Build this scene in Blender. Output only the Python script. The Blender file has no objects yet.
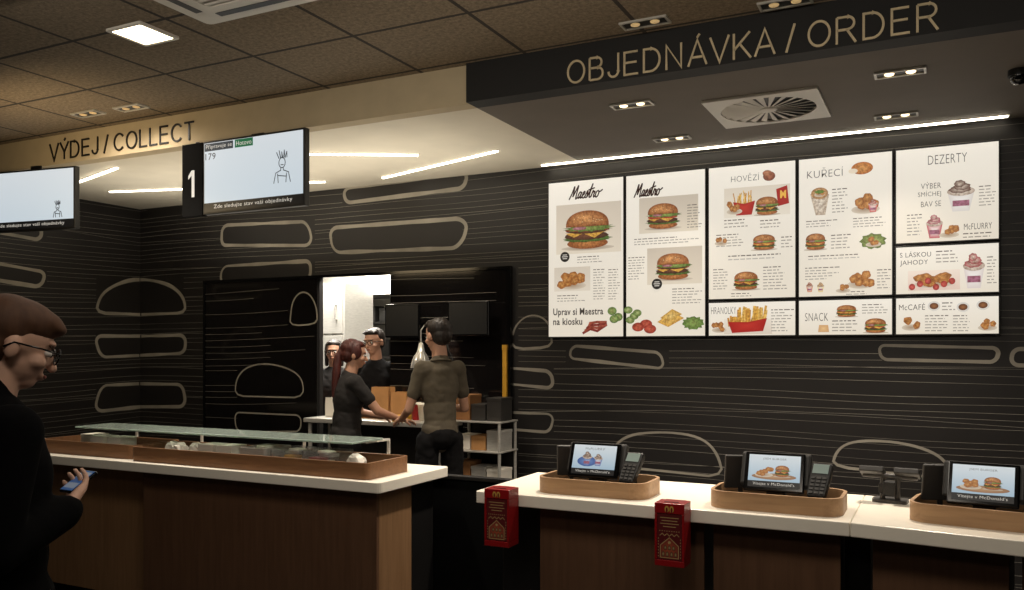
import bpy, bmesh, math, random
from mathutils import Vector, Matrix, noise
random.seed(4)
S=bpy.context.scene
COL=S.collection
FP=860.0; H=1.6; HZ=350.0
ANG=math.atan(431/860.0); CA=math.cos(ANG); SA=math.sin(ANG)
def ray(px,py):
    u=(px-512)/FP; v=(HZ-py)/FP
    return Vector((-SA+u*CA, CA+u*SA, v))
def atY(px,py,Y):
    r=ray(px,py); k=Y/r.y; return Vector((r.x*k,Y,H+r.z*k))
def atZ(px,py,Z):
    r=ray(px,py); k=(Z-H)/r.z; return Vector((r.x*k,r.y*k,Z))
def lin(c):
    c=c/255.0
    return c/12.92 if c<=0.04045 else ((c+0.055)/1.055)**2.4
def C(r,g,b): return (lin(r),lin(g),lin(b),1.0)

# ---------------- materials ----------------
def newmat(name):
    m=bpy.data.materials.new(name); m.use_nodes=True
    nt=m.node_tree; return m,nt,nt.nodes['Principled BSDF']
def mat(name,col,rough=0.5,metal=0.0,var=0.12,scale=8.0,emis=0.0,bump=0.0,stretch=(1,1,1),trans=0.0,alpha=1.0,coat=0.0,spec=None):
    m,nt,b=newmat(name)
    tc=nt.nodes.new('ShaderNodeTexCoord'); mp=nt.nodes.new('ShaderNodeMapping')
    mp.inputs['Scale'].default_value=stretch
    nz=nt.nodes.new('ShaderNodeTexNoise'); nz.inputs['Scale'].default_value=scale; nz.inputs['Detail'].default_value=5
    rp=nt.nodes.new('ShaderNodeValToRGB')
    rp.color_ramp.elements[0].position=0.3; rp.color_ramp.elements[1].position=0.7
    rp.color_ramp.elements[0].color=tuple(c*(1-var) for c in col[:3])+(1,)
    rp.color_ramp.elements[1].color=tuple(min(1,c*(1+var)) for c in col[:3])+(1,)
    nt.links.new(tc.outputs['Object'],mp.inputs['Vector']); nt.links.new(mp.outputs['Vector'],nz.inputs['Vector'])
    nt.links.new(nz.outputs['Fac'],rp.inputs['Fac']); nt.links.new(rp.outputs['Color'],b.inputs['Base Color'])
    b.inputs['Roughness'].default_value=rough; b.inputs['Metallic'].default_value=metal
    if emis>0:
        nt.links.new(rp.outputs['Color'],b.inputs['Emission Color']); b.inputs['Emission Strength'].default_value=emis
    if bump>0:
        bp=nt.nodes.new('ShaderNodeBump'); bp.inputs['Strength'].default_value=bump; bp.inputs['Distance'].default_value=0.01
        nt.links.new(nz.outputs['Fac'],bp.inputs['Height']); nt.links.new(bp.outputs['Normal'],b.inputs['Normal'])
    if trans>0: b.inputs['Transmission Weight'].default_value=trans
    if coat>0: b.inputs['Coat Weight'].default_value=coat
    if spec is not None: b.inputs['Specular IOR Level'].default_value=spec
    b.inputs['Alpha'].default_value=alpha
    return m
def wood(name,c1,c2,scale=3.0,vertical=True):
    m,nt,b=newmat(name)
    tc=nt.nodes.new('ShaderNodeTexCoord'); mp=nt.nodes.new('ShaderNodeMapping')
    mp.inputs['Scale'].default_value=(14,14,1.0) if vertical else (1.0,14,14)
    nz=nt.nodes.new('ShaderNodeTexNoise'); nz.inputs['Scale'].default_value=scale; nz.inputs['Detail'].default_value=7; nz.inputs['Distortion'].default_value=0.6
    rp=nt.nodes.new('ShaderNodeValToRGB'); rp.color_ramp.elements[0].position=0.32; rp.color_ramp.elements[1].position=0.68
    rp.color_ramp.elements[0].color=c1; rp.color_ramp.elements[1].color=c2
    nt.links.new(tc.outputs['Object'],mp.inputs['Vector']); nt.links.new(mp.outputs['Vector'],nz.inputs['Vector'])
    nt.links.new(nz.outputs['Fac'],rp.inputs['Fac']); nt.links.new(rp.outputs['Color'],b.inputs['Base Color'])
    b.inputs['Roughness'].default_value=0.45
    return m
def artmat(name,strength,nscale=90.0):
    # vertex colour print; attribute alpha 0 = photographic (mottled) ink, 1 = flat ink
    m,nt,b=newmat(name)
    at=nt.nodes.new('ShaderNodeAttribute'); at.attribute_name='Col'
    tc=nt.nodes.new('ShaderNodeTexCoord'); nz=nt.nodes.new('ShaderNodeTexNoise'); nz.inputs['Scale'].default_value=nscale; nz.inputs['Detail'].default_value=3; nz.inputs['Roughness'].default_value=.6
    nt.links.new(tc.outputs['Object'],nz.inputs['Vector'])
    rp=nt.nodes.new('ShaderNodeValToRGB'); rp.color_ramp.elements[0].position=.34; rp.color_ramp.elements[1].position=.64
    rp.color_ramp.elements[0].color=(.46,.37,.31,1); rp.color_ramp.elements[1].color=(1.0,.97,.93,1)
    nt.links.new(nz.outputs['Fac'],rp.inputs['Fac'])
    ml=nt.nodes.new('ShaderNodeMix'); ml.data_type='RGBA'; ml.blend_type='MULTIPLY'; ml.inputs[0].default_value=1
    nt.links.new(at.outputs['Color'],ml.inputs[6]); nt.links.new(rp.outputs['Color'],ml.inputs[7])
    mx=nt.nodes.new('ShaderNodeMix'); mx.data_type='RGBA'; nt.links.new(at.outputs['Alpha'],mx.inputs[0])
    nt.links.new(ml.outputs[2],mx.inputs[6]); nt.links.new(at.outputs['Color'],mx.inputs[7])
    nt.links.new(mx.outputs[2],b.inputs['Emission Color']); b.inputs['Emission Strength'].default_value=strength
    mu=nt.nodes.new('ShaderNodeMix'); mu.data_type='RGBA'; mu.inputs[0].default_value=0.8
    nt.links.new(mx.outputs[2],mu.inputs[6]); mu.inputs[7].default_value=(0.01,0.01,0.01,1)
    nt.links.new(mu.outputs[2],b.inputs['Base Color']); b.inputs['Roughness'].default_value=0.35
    return m
def tilemat(name,col,seam,w,h,mort,speck=60,rough=0.9,off=0.0):
    m,nt,b=newmat(name)
    tc=nt.nodes.new('ShaderNodeTexCoord'); br=nt.nodes.new('ShaderNodeTexBrick')
    br.offset=off; br.inputs['Scale'].default_value=1; br.inputs['Brick Width'].default_value=w; br.inputs['Row Height'].default_value=h
    br.inputs['Mortar Size'].default_value=mort; br.inputs['Mortar Smooth'].default_value=0.1
    nz=nt.nodes.new('ShaderNodeTexNoise'); nz.inputs['Scale'].default_value=speck; nz.inputs['Detail'].default_value=6; nz.inputs['Roughness'].default_value=0.8
    rp=nt.nodes.new('ShaderNodeValToRGB'); rp.color_ramp.elements[0].position=0.38; rp.color_ramp.elements[1].position=0.62
    rp.color_ramp.elements[0].color=tuple(c*0.55 for c in col[:3])+(1,); rp.color_ramp.elements[1].color=tuple(c*1.25 for c in col[:3])+(1,)
    nt.links.new(tc.outputs['Object'],br.inputs['Vector']); nt.links.new(tc.outputs['Object'],nz.inputs['Vector'])
    nt.links.new(nz.outputs['Fac'],rp.inputs['Fac'])
    nt.links.new(rp.outputs['Color'],br.inputs['Color1']); nt.links.new(rp.outputs['Color'],br.inputs['Color2']); br.inputs['Mortar'].default_value=seam
    nt.links.new(br.outputs['Color'],b.inputs['Base Color']); b.inputs['Roughness'].default_value=rough
    return m

M={}
M['wallblack']=mat('black_wall_vinyl',C(29,26,25),0.5,var=0.10,scale=3)
M['wallline']=mat('grey_beige_print_line',C(140,135,126),0.6,var=0.45,scale=1.2)
M['wallshape']=mat('grey_beige_print_outline',C(150,144,132),0.65,var=0.30,scale=3)
M['panelgloss']=mat('glossy_black_panel',C(20,18,18),0.08,var=0.1)
M['white_ceil']=mat('white_plaster',C(230,222,204),0.8,var=0.04,scale=4)
M['grey_ceil']=mat('grey_plaster',C(112,104,95),0.75,var=0.05,scale=4)
M['fascia']=mat('black_fascia',C(16,15,15),0.7,var=0.1)
M['beam']=mat('beige_beam_paint',C(192,176,146),0.8,var=0.05)
M['tiles']=tilemat('acoustic_ceiling_tiles',C(130,115,95),C(52,45,38),0.68,0.6,0.012,speck=45)
M['floor']=tilemat('dark_floor_tiles',C(52,47,44),C(28,26,24),0.4,0.4,0.006,speck=12,rough=0.4)
M['darkwall']=mat('dark_customer_wall',C(64,55,46),0.8)
M['top']=mat('cream_solid_surface',C(246,239,225),0.3,var=0.015,scale=30)
M['wood_dark']=wood('dark_oak_veneer',C(92,65,47),C(103,74,54))
M['wood_mid']=wood('oak_veneer',C(128,96,66),C(142,108,76))
M['wood_tan']=wood('tan_oak_veneer',C(128,96,66),C(144,110,78))
M['wood_tray']=wood('oak_tray_wood',C(160,124,90),C(182,146,108),vertical=False)
M['wood_trayd']=wood('brown_oak_tray_wood',C(118,82,54),C(138,98,66),vertical=False)
M['black']=mat('black_plastic',C(20,19,19),0.45)
M['blackmatte']=mat('matte_black_board',C(8,8,8),0.9,spec=.1)
M['black_gl']=mat('black_gloss_plastic',C(14,14,15),0.12)
M['dgrey']=mat('dark_grey_plastic',C(54,52,50),0.45)
M['steel']=mat('brushed_steel',C(202,199,192),0.36,metal=0.4,scale=20,stretch=(1,1,12))
M['chrome']=mat('chrome',C(235,232,225),0.12,metal=0.7,var=0.03)
M['whitemet']=mat('white_enamel',C(215,210,200),0.4,var=0.03)
M['brass']=mat('brushed_brass_letter',C(186,168,134),0.42,metal=0.35,var=0.1,emis=.08,scale=30)  # weak emission stands in for light caught on the letters
M['letterblk']=mat('black_letter',C(14,12,10),0.4)
M['led']=mat('led_diffuser',C(255,243,220),0.5,var=0.01,emis=11.0)
M['ledb']=mat('led_panel_bright',C(255,236,196),0.5,var=0.01,emis=8.0)
M['bulb']=mat('halogen_bulb',C(255,226,176),0.5,var=0.01,emis=3.0)
M['bulbhot']=mat('heat_bulb',C(255,238,206),0.5,var=0.01,emis=12.0)
M['bulbdim']=mat('dim_bulb',C(200,170,120),0.5,var=0.01,emis=.5)
M['art']=artmat('backlit_print',0.80,60)
M['artdim']=artmat('display_print',0.72,200)
M['artphone']=artmat('phone_print',0.16,200)
M['artoff']=artmat('matte_print',0.10,200)
M['glass']=mat('green_glass',C(214,230,220),0.06,var=0.02,trans=0.6)
M['clear']=mat('clear_acrylic',C(235,235,235),0.05,var=0.01,trans=0.9)
M['red']=mat('red_plastic',C(142,18,22),0.35)
M['redcup']=mat('red_paper',C(180,28,30),0.5)
M['white']=mat('white_paper',C(232,226,214),0.7,var=0.05)
M['paper']=mat('kraft_paper',C(186,136,84),0.8)
M['kitchenwall']=tilemat('kitchen_wall_tiles',C(214,212,202),C(160,156,146),0.2,0.2,0.004,speck=4,rough=0.4)
M['yellow']=mat('yellow_plastic',C(204,152,44),0.5)
M['skin']=mat('skin',C(198,150,124),0.5,var=0.06,scale=12)
M['skinlt']=mat('fair_skin',C(216,172,148),0.55,var=0.06,scale=12)
M['eye']=mat('eye_white',C(205,200,194),0.3,var=0.01)
M['iris']=mat('dark_iris',C(40,26,18),0.2)
M['lips']=mat('lips',C(160,98,86),0.5)
M['hair_br']=mat('brown_hair',C(84,54,34),0.7,var=0.2,scale=50,stretch=(1,1,0.2),bump=0.06)
M['hair_red']=mat('dark_auburn_hair',C(72,28,22),0.5,var=0.35,scale=50,stretch=(1,1,0.15),bump=0.25)
M['hair_dk']=mat('dark_hair',C(34,24,18),0.5,var=0.35,scale=50,stretch=(1,1,.2),bump=0.2)
M['coat']=mat('black_wool',C(10,10,11),1.0,var=0.2,scale=60,spec=.1)
M['khaki']=mat('olive_grey_cotton',C(92,83,68),0.9,var=0.10,scale=20,bump=0.25)
M['shirtblk']=mat('dark_grey_cotton',C(40,37,36),0.9,var=0.15,scale=20,bump=0.3)
M['trouser']=mat('black_cotton',C(18,17,18),0.95,var=0.15,scale=20,bump=0.3,spec=.2)
M['shoe']=mat('black_leather',C(20,19,18),0.4)
M['collar']=mat('white_collar_trim',C(170,164,152),0.8)
M['cardbrown']=mat('brown_card',C(150,104,62),0.8)
M['lcd']=mat('lcd_grey',C(120,134,128),.3,emis=.25)

# ---------------- builders ----------------
def link(o): COL.objects.link(o); return o
def tag(o,label,cat,group=None,kind=None):
    if label: o['label']=label
    if cat: o['category']=cat
    if group: o['group']=group
    if kind: o['kind']=kind
    return o
def thing(name,label,cat,loc=(0,0,0),rz=0.0,group=None):
    e=bpy.data.objects.new(name,None); e.empty_display_size=0.05; e.location=loc; e.rotation_euler=(0,0,rz)
    return tag(link(e),label,cat,group)
def mesh_from_bm(bm,name,smooth=False):
    bmesh.ops.recalc_face_normals(bm,faces=bm.faces[:])
    me=bpy.data.meshes.new(name); bm.to_mesh(me); bm.free()
    if smooth:
        for p in me.polygons: p.use_smooth=True
    return me
def obj(name,bm,mats,parent=None,label=None,cat=None,loc=(0,0,0),rot=(0,0,0),smooth=False,bevel=0.0,group=None,kind=None):
    me=bm if isinstance(bm,bpy.types.Mesh) else mesh_from_bm(bm,name,smooth)
    if not isinstance(mats,(list,tuple)): mats=[mats]
    for m in mats: me.materials.append(M[m] if isinstance(m,str) else m)
    o=bpy.data.objects.new(name,me); link(o); o.location=loc; o.rotation_euler=rot
    if parent: o.parent=parent
    if bevel>0:
        md=o.modifiers.new('bevel','BEVEL'); md.width=bevel; md.segments=2; md.limit_method='ANGLE'
    tag(o,label,cat,group,kind)
    return o
def box(bm,x0,x1,y0,y1,z0,z1,mi=0,mtx=None):
    vs=[Vector((x,y,z)) for z in (z0,z1) for y in (y0,y1) for x in (x0,x1)]
    if mtx: vs=[mtx@v for v in vs]
    v=[bm.verts.new(p) for p in vs]
    for f in ((0,2,3,1),(4,5,7,6),(0,1,5,4),(2,6,7,3),(0,4,6,2),(1,3,7,5)):
        fc=bm.faces.new([v[i] for i in f]); fc.material_index=mi
    return bm
def B(*a,**k): return box(bmesh.new(),*a,**k)
def tube(bm,pts,rads,n=14,mi=0,caps=True):
    pts=[Vector(p) for p in pts]
    if not isinstance(rads,(list,tuple)): rads=[rads]*len(pts)
    rings=[]; prev=None
    for i,p in enumerate(pts):
        if i==0: d=pts[1]-p
        elif i==len(pts)-1: d=p-pts[i-1]
        else: d=(pts[i+1]-p).normalized()+(p-pts[i-1]).normalized()
        d.normalize()
        if prev is None:
            a=Vector((0,0,1)) if abs(d.z)<0.9 else Vector((1,0,0))
            x=d.cross(a).normalized()
        else:
            x=(prev-d*prev.dot(d)).normalized()
        prev=x; y=d.cross(x)
        rings.append([bm.verts.new(p+(x*math.cos(2*math.pi*k/n)+y*math.sin(2*math.pi*k/n))*rads[i]) for k in range(n)])
    for a,b in zip(rings,rings[1:]):
        for k in range(n):
            f=bm.faces.new((a[k],a[(k+1)%n],b[(k+1)%n],b[k])); f.material_index=mi
    if caps:
        f=bm.faces.new(rings[0][::-1]); f.material_index=mi
        f=bm.faces.new(rings[-1]); f.material_index=mi
    return bm
def lathe(bm,prof,n=28,c=(0,0,0),mi=0):
    c=Vector(c); rings=[]
    for r,z in prof:
        rings.append([bm.verts.new(c+Vector((r*math.cos(2*math.pi*k/n),r*math.sin(2*math.pi*k/n),z))) for k in range(n)])
    for a,b in zip(rings,rings[1:]):
        for k in range(n):
            f=bm.faces.new((a[k],a[(k+1)%n],b[(k+1)%n],b[k])); f.material_index=mi
    return bm
def ell(bm,c,r,mtx=None,seg=20,mi=0):
    m=Matrix.Translation(Vector(c))@(mtx or Matrix.Identity(4))@Matrix.Diagonal((r[0],r[1],r[2],1))
    res=bmesh.ops.create_uvsphere(bm,u_segments=seg,v_segments=max(8,seg//2+2),radius=1,matrix=m)
    for v in res['verts']:
        for f in v.link_faces: f.material_index=mi
    return bm
def cap(bm,p0,p1,r0,r1):
    p0=Vector(p0);p1=Vector(p1); L=(p1-p0).length; d=(p1-p0).normalized()
    pts=[];rr=[]
    for k in range(5):
        a=math.pi/2*(k/5.0)
        pts.append(p0-d*r0*math.cos(a)); rr.append(max(0.0008,r0*math.sin(a)))
    pts.append(p0);rr.append(r0);pts.append(p1);rr.append(r1)
    for k in range(4,-1,-1):
        a=math.pi/2*(k/5.0)
        pts.append(p1+d*r1*math.cos(a)); rr.append(max(0.0008,r1*math.sin(a)))
    tube(bm,pts,rr,n=16)
def prism(bm,pts,z0,z1,mi=0):
    a=[bm.verts.new((p[0],p[1],z0)) for p in pts]; b=[bm.verts.new((p[0],p[1],z1)) for p in pts]
    bm.faces.new(a[::-1]).material_index=mi; bm.faces.new(b).material_index=mi
    n=len(pts)
    for i in range(n): bm.faces.new((a[i],a[(i+1)%n],b[(i+1)%n],b[i])).material_index=mi
    return bm
def rrect(x0,x1,y0,y1,r,n=6):
    out=[]
    for cx,cy,a0 in ((x1-r,y1-r,0),(x0+r,y1-r,90),(x0+r,y0+r,180),(x1-r,y0+r,270)):
        for k in range(n+1):
            a=math.radians(a0+90*k/n); out.append((cx+r*math.cos(a),cy+r*math.sin(a)))
    return out
def ring(bm,outer,inner,z0,z1):
    n=len(outer)
    V=[[bm.verts.new((p[0],p[1],z)) for p in L] for L,z in ((outer,z0),(outer,z1),(inner,z1),(inner,z0))]
    for k in range(4):
        a=V[k];b=V[(k+1)%4]
        for i in range(n): bm.faces.new((a[i],a[(i+1)%n],b[(i+1)%n],b[i]))
    return bm

_tc={}
def textgeo(s,bold=0.0):
    key=(s,bold)
    if key in _tc: return _tc[key]
    cu=bpy.data.curves.new('t','FONT'); cu.body=s; cu.size=1; cu.offset=bold; cu.resolution_u=3; cu.space_character=1.06
    o=bpy.data.objects.new('t',cu); COL.objects.link(o)
    bpy.context.view_layer.update()
    dg=bpy.context.evaluated_depsgraph_get(); me=bpy.data.meshes.new_from_object(o.evaluated_get(dg))
    vs=[(v.co.x,v.co.y) for v in me.vertices]; fs=[tuple(p.vertices) for p in me.polygons]
    bpy.data.objects.remove(o); bpy.data.curves.remove(cu); bpy.data.meshes.remove(me)
    _tc[key]=(vs,fs); return _tc[key]

# monoline grotesque capitals: letter -> (advance, list of polylines), cap height 1
def arc(cx,cy,rx,ry,a0,a1,n=16): return [(cx+rx*math.cos(math.radians(a0+(a1-a0)*k/n)),cy+ry*math.sin(math.radians(a0+(a1-a0)*k/n))) for k in range(n+1)]
W_=.045
GL={
'O':(.90,[arc(.38,.5,.34,.5-W_,0,360,28)]),
'B':(.78,[[(W_,W_),(W_,1-W_)],[(W_,1-W_),(.33,1-W_)]+arc(.33,.745,.2,.21,90,-90,10)+[(W_,.535)],[(.33,.535),(.36,.535)]+arc(.36,.29,.22,.245,90,-90,10)+[(W_,W_)]]),
'J':(.62,[[(.42,1),(.42,.28)]+arc(.225,.28,.195,.235,0,-180,12)]),
'E':(.76,[[(.56,1-W_),(W_,1-W_),(W_,W_),(.58,W_)],[(W_,.53),(.52,.53)]]),
'D':(.86,[[(W_,W_),(W_,1-W_),(.30,1-W_)]+arc(.30,.5,.35,.5-W_,90,-90,16)+[(W_,W_)]]),
'N':(.86,[[(W_,0),(W_,.97),(.60,.03),(.60,1)]]),
'A':(.80,[[(.0,0),(.335,1),(.67,0)],[(.12,.33),(.55,.33)]]),
'Á':(.80,[[(.0,0),(.335,1),(.67,0)],[(.12,.33),(.55,.33)],[(.32,1.09),(.42,1.23)]]),
'V':(.80,[[(.0,1),(.335,0),(.67,1)]]),
'K':(.78,[[(W_,0),(W_,1)],[(.60,1),(W_,.36)],[(.25,.58),(.64,0)]]),
'R':(.84,[[(W_,0),(W_,1-W_)],[(W_,1-W_),(.38,1-W_)]+arc(.38,.725,.21,.23,90,-90,10)+[(W_,.495)],[(.36,.495),(.64,0)]]),
'C':(.86,[arc(.38,.5,.34,.5-W_,40,320,24)]),
'L':(.68,[[(W_,1),(W_,W_),(.53,W_)]]),
'T':(.74,[[(.0,1-W_),(.60,1-W_)],[(.30,1-W_),(.30,0)]]),
'Ý':(.76,[[(.0,1),(.32,.42),(.64,1)],[(.32,.42),(.32,0)],[(.31,1.09),(.41,1.23)]]),
'/':(.44,[[(.0,-.02),(.28,1.02)]]),
' ':(.26,[])}
def strokes_mesh(bm,pts,w,sx,sz,depth,ox):
    P=[Vector((p[0]*sx,p[1]*sz)) for p in pts]; closed=(P[0]-P[-1]).length<1e-5
    if closed: P=P[:-1]
    n=len(P); L=[];R=[]
    for i in range(n):
        a=P[i-1] if (i>0 or closed) else None; b=P[(i+1)%n] if (i<n-1 or closed) else None
        d1=(P[i]-a).normalized() if a is not None else None; d2=(b-P[i]).normalized() if b is not None else None
        if d1 is None: d1=d2
        if d2 is None: d2=d1
        t=(d1+d2)
        if t.length<1e-4: t=d1
        t.normalize(); nn=Vector((-t.y,t.x)); c=max(.5,nn.dot(Vector((-d1.y,d1.x)))); o=nn*(w/2/c)
        L.append(P[i]+o); R.append(P[i]-o)
    m=n if closed else n-1
    for i in range(m):
        j=(i+1)%n; q=[L[i],R[i],R[j],L[j]]
        f=[bm.verts.new((ox+v.x,0,v.y)) for v in q]; g=[bm.verts.new((ox+v.x,-depth,v.y)) for v in q]
        bm.faces.new(g)
        for k in range(4): bm.faces.new((f[k],f[(k+1)%4],g[(k+1)%4],g[k]))
def sign(name,text,x0,x1,z0,cap_h,Y,m,label,depth=0.006,wt=.082):
    tot=sum(GL[c][0] for c in text); sx=(x1-x0)/(tot-.2); sz=cap_h
    t=thing(name,label,'sign',((x0+x1)/2,Y,z0)); x=-(x1-x0)/2
    for c in text:
        adv,st=GL[c]
        if st:
            bm=bmesh.new()
            for s in st: strokes_mesh(bm,s,wt*cap_h,sx,sz,depth,x)
            obj('letter',bm,m,t)
        x+=adv*sx

class Art:
    def __init__(s,ox=0,oz=0): s.v=[];s.f=[];s.c=[];s.ox=ox;s.oz=oz;s.food=False
    def add(s,pts,faces,cols,L):
        b=len(s.v)
        s.v+= [(p[0]-s.ox,-0.0007*L,p[1]-s.oz) for p in pts]
        al=0.0 if s.food else 1.0
        for f in faces:
            s.f.append(tuple(b+i for i in f)); s.c+= [tuple((cols[i] if isinstance(cols,list) else cols)[:3])+(al,) for i in f]
    def poly(s,pts,col,L,cc=None):
        if cc is None: s.add(pts,[tuple(range(len(pts)))],col,L)
        else:
            n=len(pts); cx=sum(p[0] for p in pts)/n; cy=sum(p[1] for p in pts)/n
            s.add(list(pts)+[(cx,cy)],[(i,(i+1)%n,n) for i in range(n)],[col]*n+[cc],L)
    def rect(s,x0,y0,x1,y1,col,L): s.poly([(x0,y0),(x1,y0),(x1,y1),(x0,y1)],col,L)
    def vgrad(s,x0,y0,x1,y1,cb,ct,L): s.add([(x0,y0),(x1,y0),(x1,y1),(x0,y1)],[(0,1,2,3)],[cb,cb,ct,ct],L)
    def ell(s,cx,cy,rx,ry,col,L,cc=None,a0=0,a1=360,n=26,wob=0,fr=7):
        pts=[]
        for k in range(n+1 if a1-a0<360 else n):
            a=math.radians(a0+(a1-a0)*k/n); w=1+wob*math.sin(fr*a+cx*50)
            pts.append((cx+rx*w*math.cos(a),cy+ry*w*math.sin(a)))
        s.poly(pts,col,L,cc)
    def line(s,pts,w,col,L,closed=False):
        P=[Vector((p[0],p[1])) for p in pts]
        if closed: P.append(P[0])
        for a,b in zip(P,P[1:]):
            d=(b-a)
            if d.length<1e-6: continue
            d.normalize(); n=Vector((-d.y,d.x))*w/2; e=d*w*0.3
            s.poly([tuple(a-e+n),tuple(a-e-n),tuple(b+e-n),tuple(b+e+n)],col,L)
    def text(s,t,r,col,L,shear=0.0,bold=0.0):
        vs,fs=textgeo(t,bold); xs=[v[0]+shear*v[1] for v in vs]; ys=[v[1] for v in vs]
        mx,Mx,my,My=min(xs),max(xs),min(ys),max(ys)
        x0,y0,x1,y1=r
        pts=[(x0+(x-mx)/(Mx-mx)*(x1-x0), y0+(y-my)/(My-my)*(y1-y0)) for x,y in zip(xs,ys)]
        s.add(pts,fs,col,L)
    def brush(s,r,col,L):
        # brush-script word "Maestro"
        x0,y0,x1,y1=r; w=x1-x0;h=y1-y0
        strokes=[[(0,.0),(.05,.45),(.085,.95),(.10,.5),(.10,.2),(.15,.6),(.205,1.0),(.20,.5),(.205,.02),(.24,.08)],
         [(.345,.46),(.30,.5),(.265,.25),(.285,.03),(.33,.2),(.352,.48),(.345,.1),(.375,.05),(.41,.25)],
         [(.40,.22),(.455,.36),(.45,.52),(.41,.42),(.405,.12),(.45,.03),(.50,.22)],
         [(.49,.15),(.54,.55),(.555,.3),(.55,.08),(.50,.05)],
         [(.56,.1),(.61,.5),(.655,1.05),(.63,.5),(.625,.1),(.66,.05),(.69,.2)],[(.57,.62),(.65,.66),(.73,.74)],
         [(.685,.1),(.715,.52),(.745,.42),(.775,.46),(.76,.2),(.775,.04),(.81,.15)],
         [(.875,.5),(.83,.42),(.815,.18),(.85,.02),(.90,.15),(.905,.42),(.87,.5),(.93,.42),(1,.55)]]
        for st in strokes:
            P=[Vector((a+.10*b,b)) for a,b in st]; Q=[]
            for i in range(len(P)-1):
                p0=P[max(0,i-1)];p1=P[i];p2=P[i+1];p3=P[min(len(P)-1,i+2)]
                for k in range(7):
                    t=k/7; Q.append(.5*((2*p1)+(p2-p0)*t+(2*p0-5*p1+4*p2-p3)*t*t+(3*p1-3*p2+p3-p0)*t**3))
            Q.append(P[-1])
            for q in Q: s.ell(x0+q.x/1.08*w,y0+q.y*h,h*.045,h*.045,col,L,n=8)
            s.line([(x0+q.x/1.08*w,y0+q.y*h) for q in Q],h*.10,col,L)
    def make(s,name,m,parent,loc=(0,0,0),rot=(0,0,0),label=None):
        me=bpy.data.meshes.new(name); me.from_pydata(s.v,[],s.f); me.update()
        ca=me.color_attributes.new('Col','FLOAT_COLOR','CORNER')
        for i,c in enumerate(s.c): ca.data[i].color=c
        me.materials.append(M[m]); o=bpy.data.objects.new(name,me); link(o); o.parent=parent; o.location=loc; o.rotation_euler=rot
        if label: o['label']=label
        return o

# ============ structure ============
XL=-7.15; YB=6.0; ZC=3.0; ZM=3.22; YF=4.26; XS=-2.41; WT=.05
def ws(px,py):
    if px>=140:
        p=atY(px,py,YB); return (p.x-XL,p.z)
    r=ray(px,py); k=XL/r.x; p=r*k; return (p.y-YB,H+p.z)
def w3(s,z,off=0.0015):
    if s>=0: return Vector((XL+s,YB-off,z))
    return Vector((XL+off,YB+s,z))
def srect(x0,y0,x1,y1):
    a=ws(x0,(y0+y1)/2); b=ws(x1,(y0+y1)/2); m=(x0+x1)/2
    t=ws(m,y0)[1]; bt=ws(m,y1)[1]
    return (a[0],bt+.018,b[0],t-.018)
def wobble(pts,j,amp=.026):
    return [(x+amp*noise.noise(Vector((x*2.3,z*5,j*3.7))),z+amp*1.5*noise.noise(Vector((x*1.9+9,z*3,j*5.1)))) for x,z in pts]
def patty(r,j=0):
    x0,z0,x1,z1=r; h=z1-z0
    rr=min(h*0.42,(x1-x0)/2.1)
    pts=rrect(x0,x1,z0,z1,rr,7); out=[]
    k=((j*37)%7-3)*.02; taper=.10 if j%2 else -.08
    cx=(x0+x1)/2; cz=(z0+z1)/2
    for x,z in pts:
        v=(z-cz)/h; x2=cx+(x-cx)*(1+taper*v*h/(x1-x0)*4); out.append((x2,z+k*(x-cx)*.6))
    return wobble(out,j)
def dome(r,j=0):
    x0,z0,x1,z1=r; out=[]; cx=(x0+x1)/2; rx=(x1-x0)/2
    rb=(z1-z0)*0.14
    for k in range(25):
        a=math.pi*k/24; out.append((cx+rx*math.cos(a), z0+rb+(z1-z0-rb)*math.sin(a)**0.9))
    out.append((x0+0.03,z0+rb*0.3)); out.append((x0+0.10,z0)); out.append((x1-0.10,z0)); out.append((x1-0.03,z0+rb*0.3))
    return wobble(out,j)
SH=[('p',(222,222,311,247)),('p',(330,221,465,254)),('p',(222,262,311,284)),('p',(345,178,466,199)),
 ('d',(97,278,185,315)),('p',(97,333,185,357)),('p',(97,382,185,408)),('p',(-40,262,43,284)),('p',(-30,214,42,236)),('p',(222,285,282,304)),
 ('d',(-50,322,30,360)),
 ('d',(511,314,553,350)),('p',(508,366,553,388)),('p',(508,410,553,434)),
 ('p',(572,345,662,365)),('p',(878,346,998,366)),('d',(612,430,722,474)),('d',(832,437,952,474)),('p',(1012,345,1100,368))]
def ribbon(bm,pts,w,mi,mp,closed=True):
    P=[Vector(p) for p in pts]; n=len(P); L=[];R=[]
    for i in range(n):
        a=P[(i-1)%n] if closed or i>0 else P[i]; b=P[(i+1)%n] if closed or i<n-1 else P[i]
        d=(b-a)
        if d.length<1e-6: d=Vector((1,0))
        d.normalize(); nn=Vector((-d.y,d.x))*w/2
        L.append(P[i]+nn); R.append(P[i]-nn)
    for i in range(n if closed else n-1):
        j=(i+1)%n
        q=[L[i],R[i],R[j],L[j]]
        f=bm.faces.new([bm.verts.new(mp(v.x,v.y)) for v in q]); f.material_index=mi
back=bmesh.new(); left=bmesh.new()
OX0=-4.90; OX1=-3.02; OZ=2.236; OXM=-4.13
box(back,XL-WT,OX0,YB,YB+WT,0,ZC); box(back,OXM,2.6,YB,YB+WT,0,ZC); box(back,OX0,OXM,YB,YB+WT,OZ,ZC)
box(left,XL-0.12,XL,-2.0,YB,0,ZM)
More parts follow.
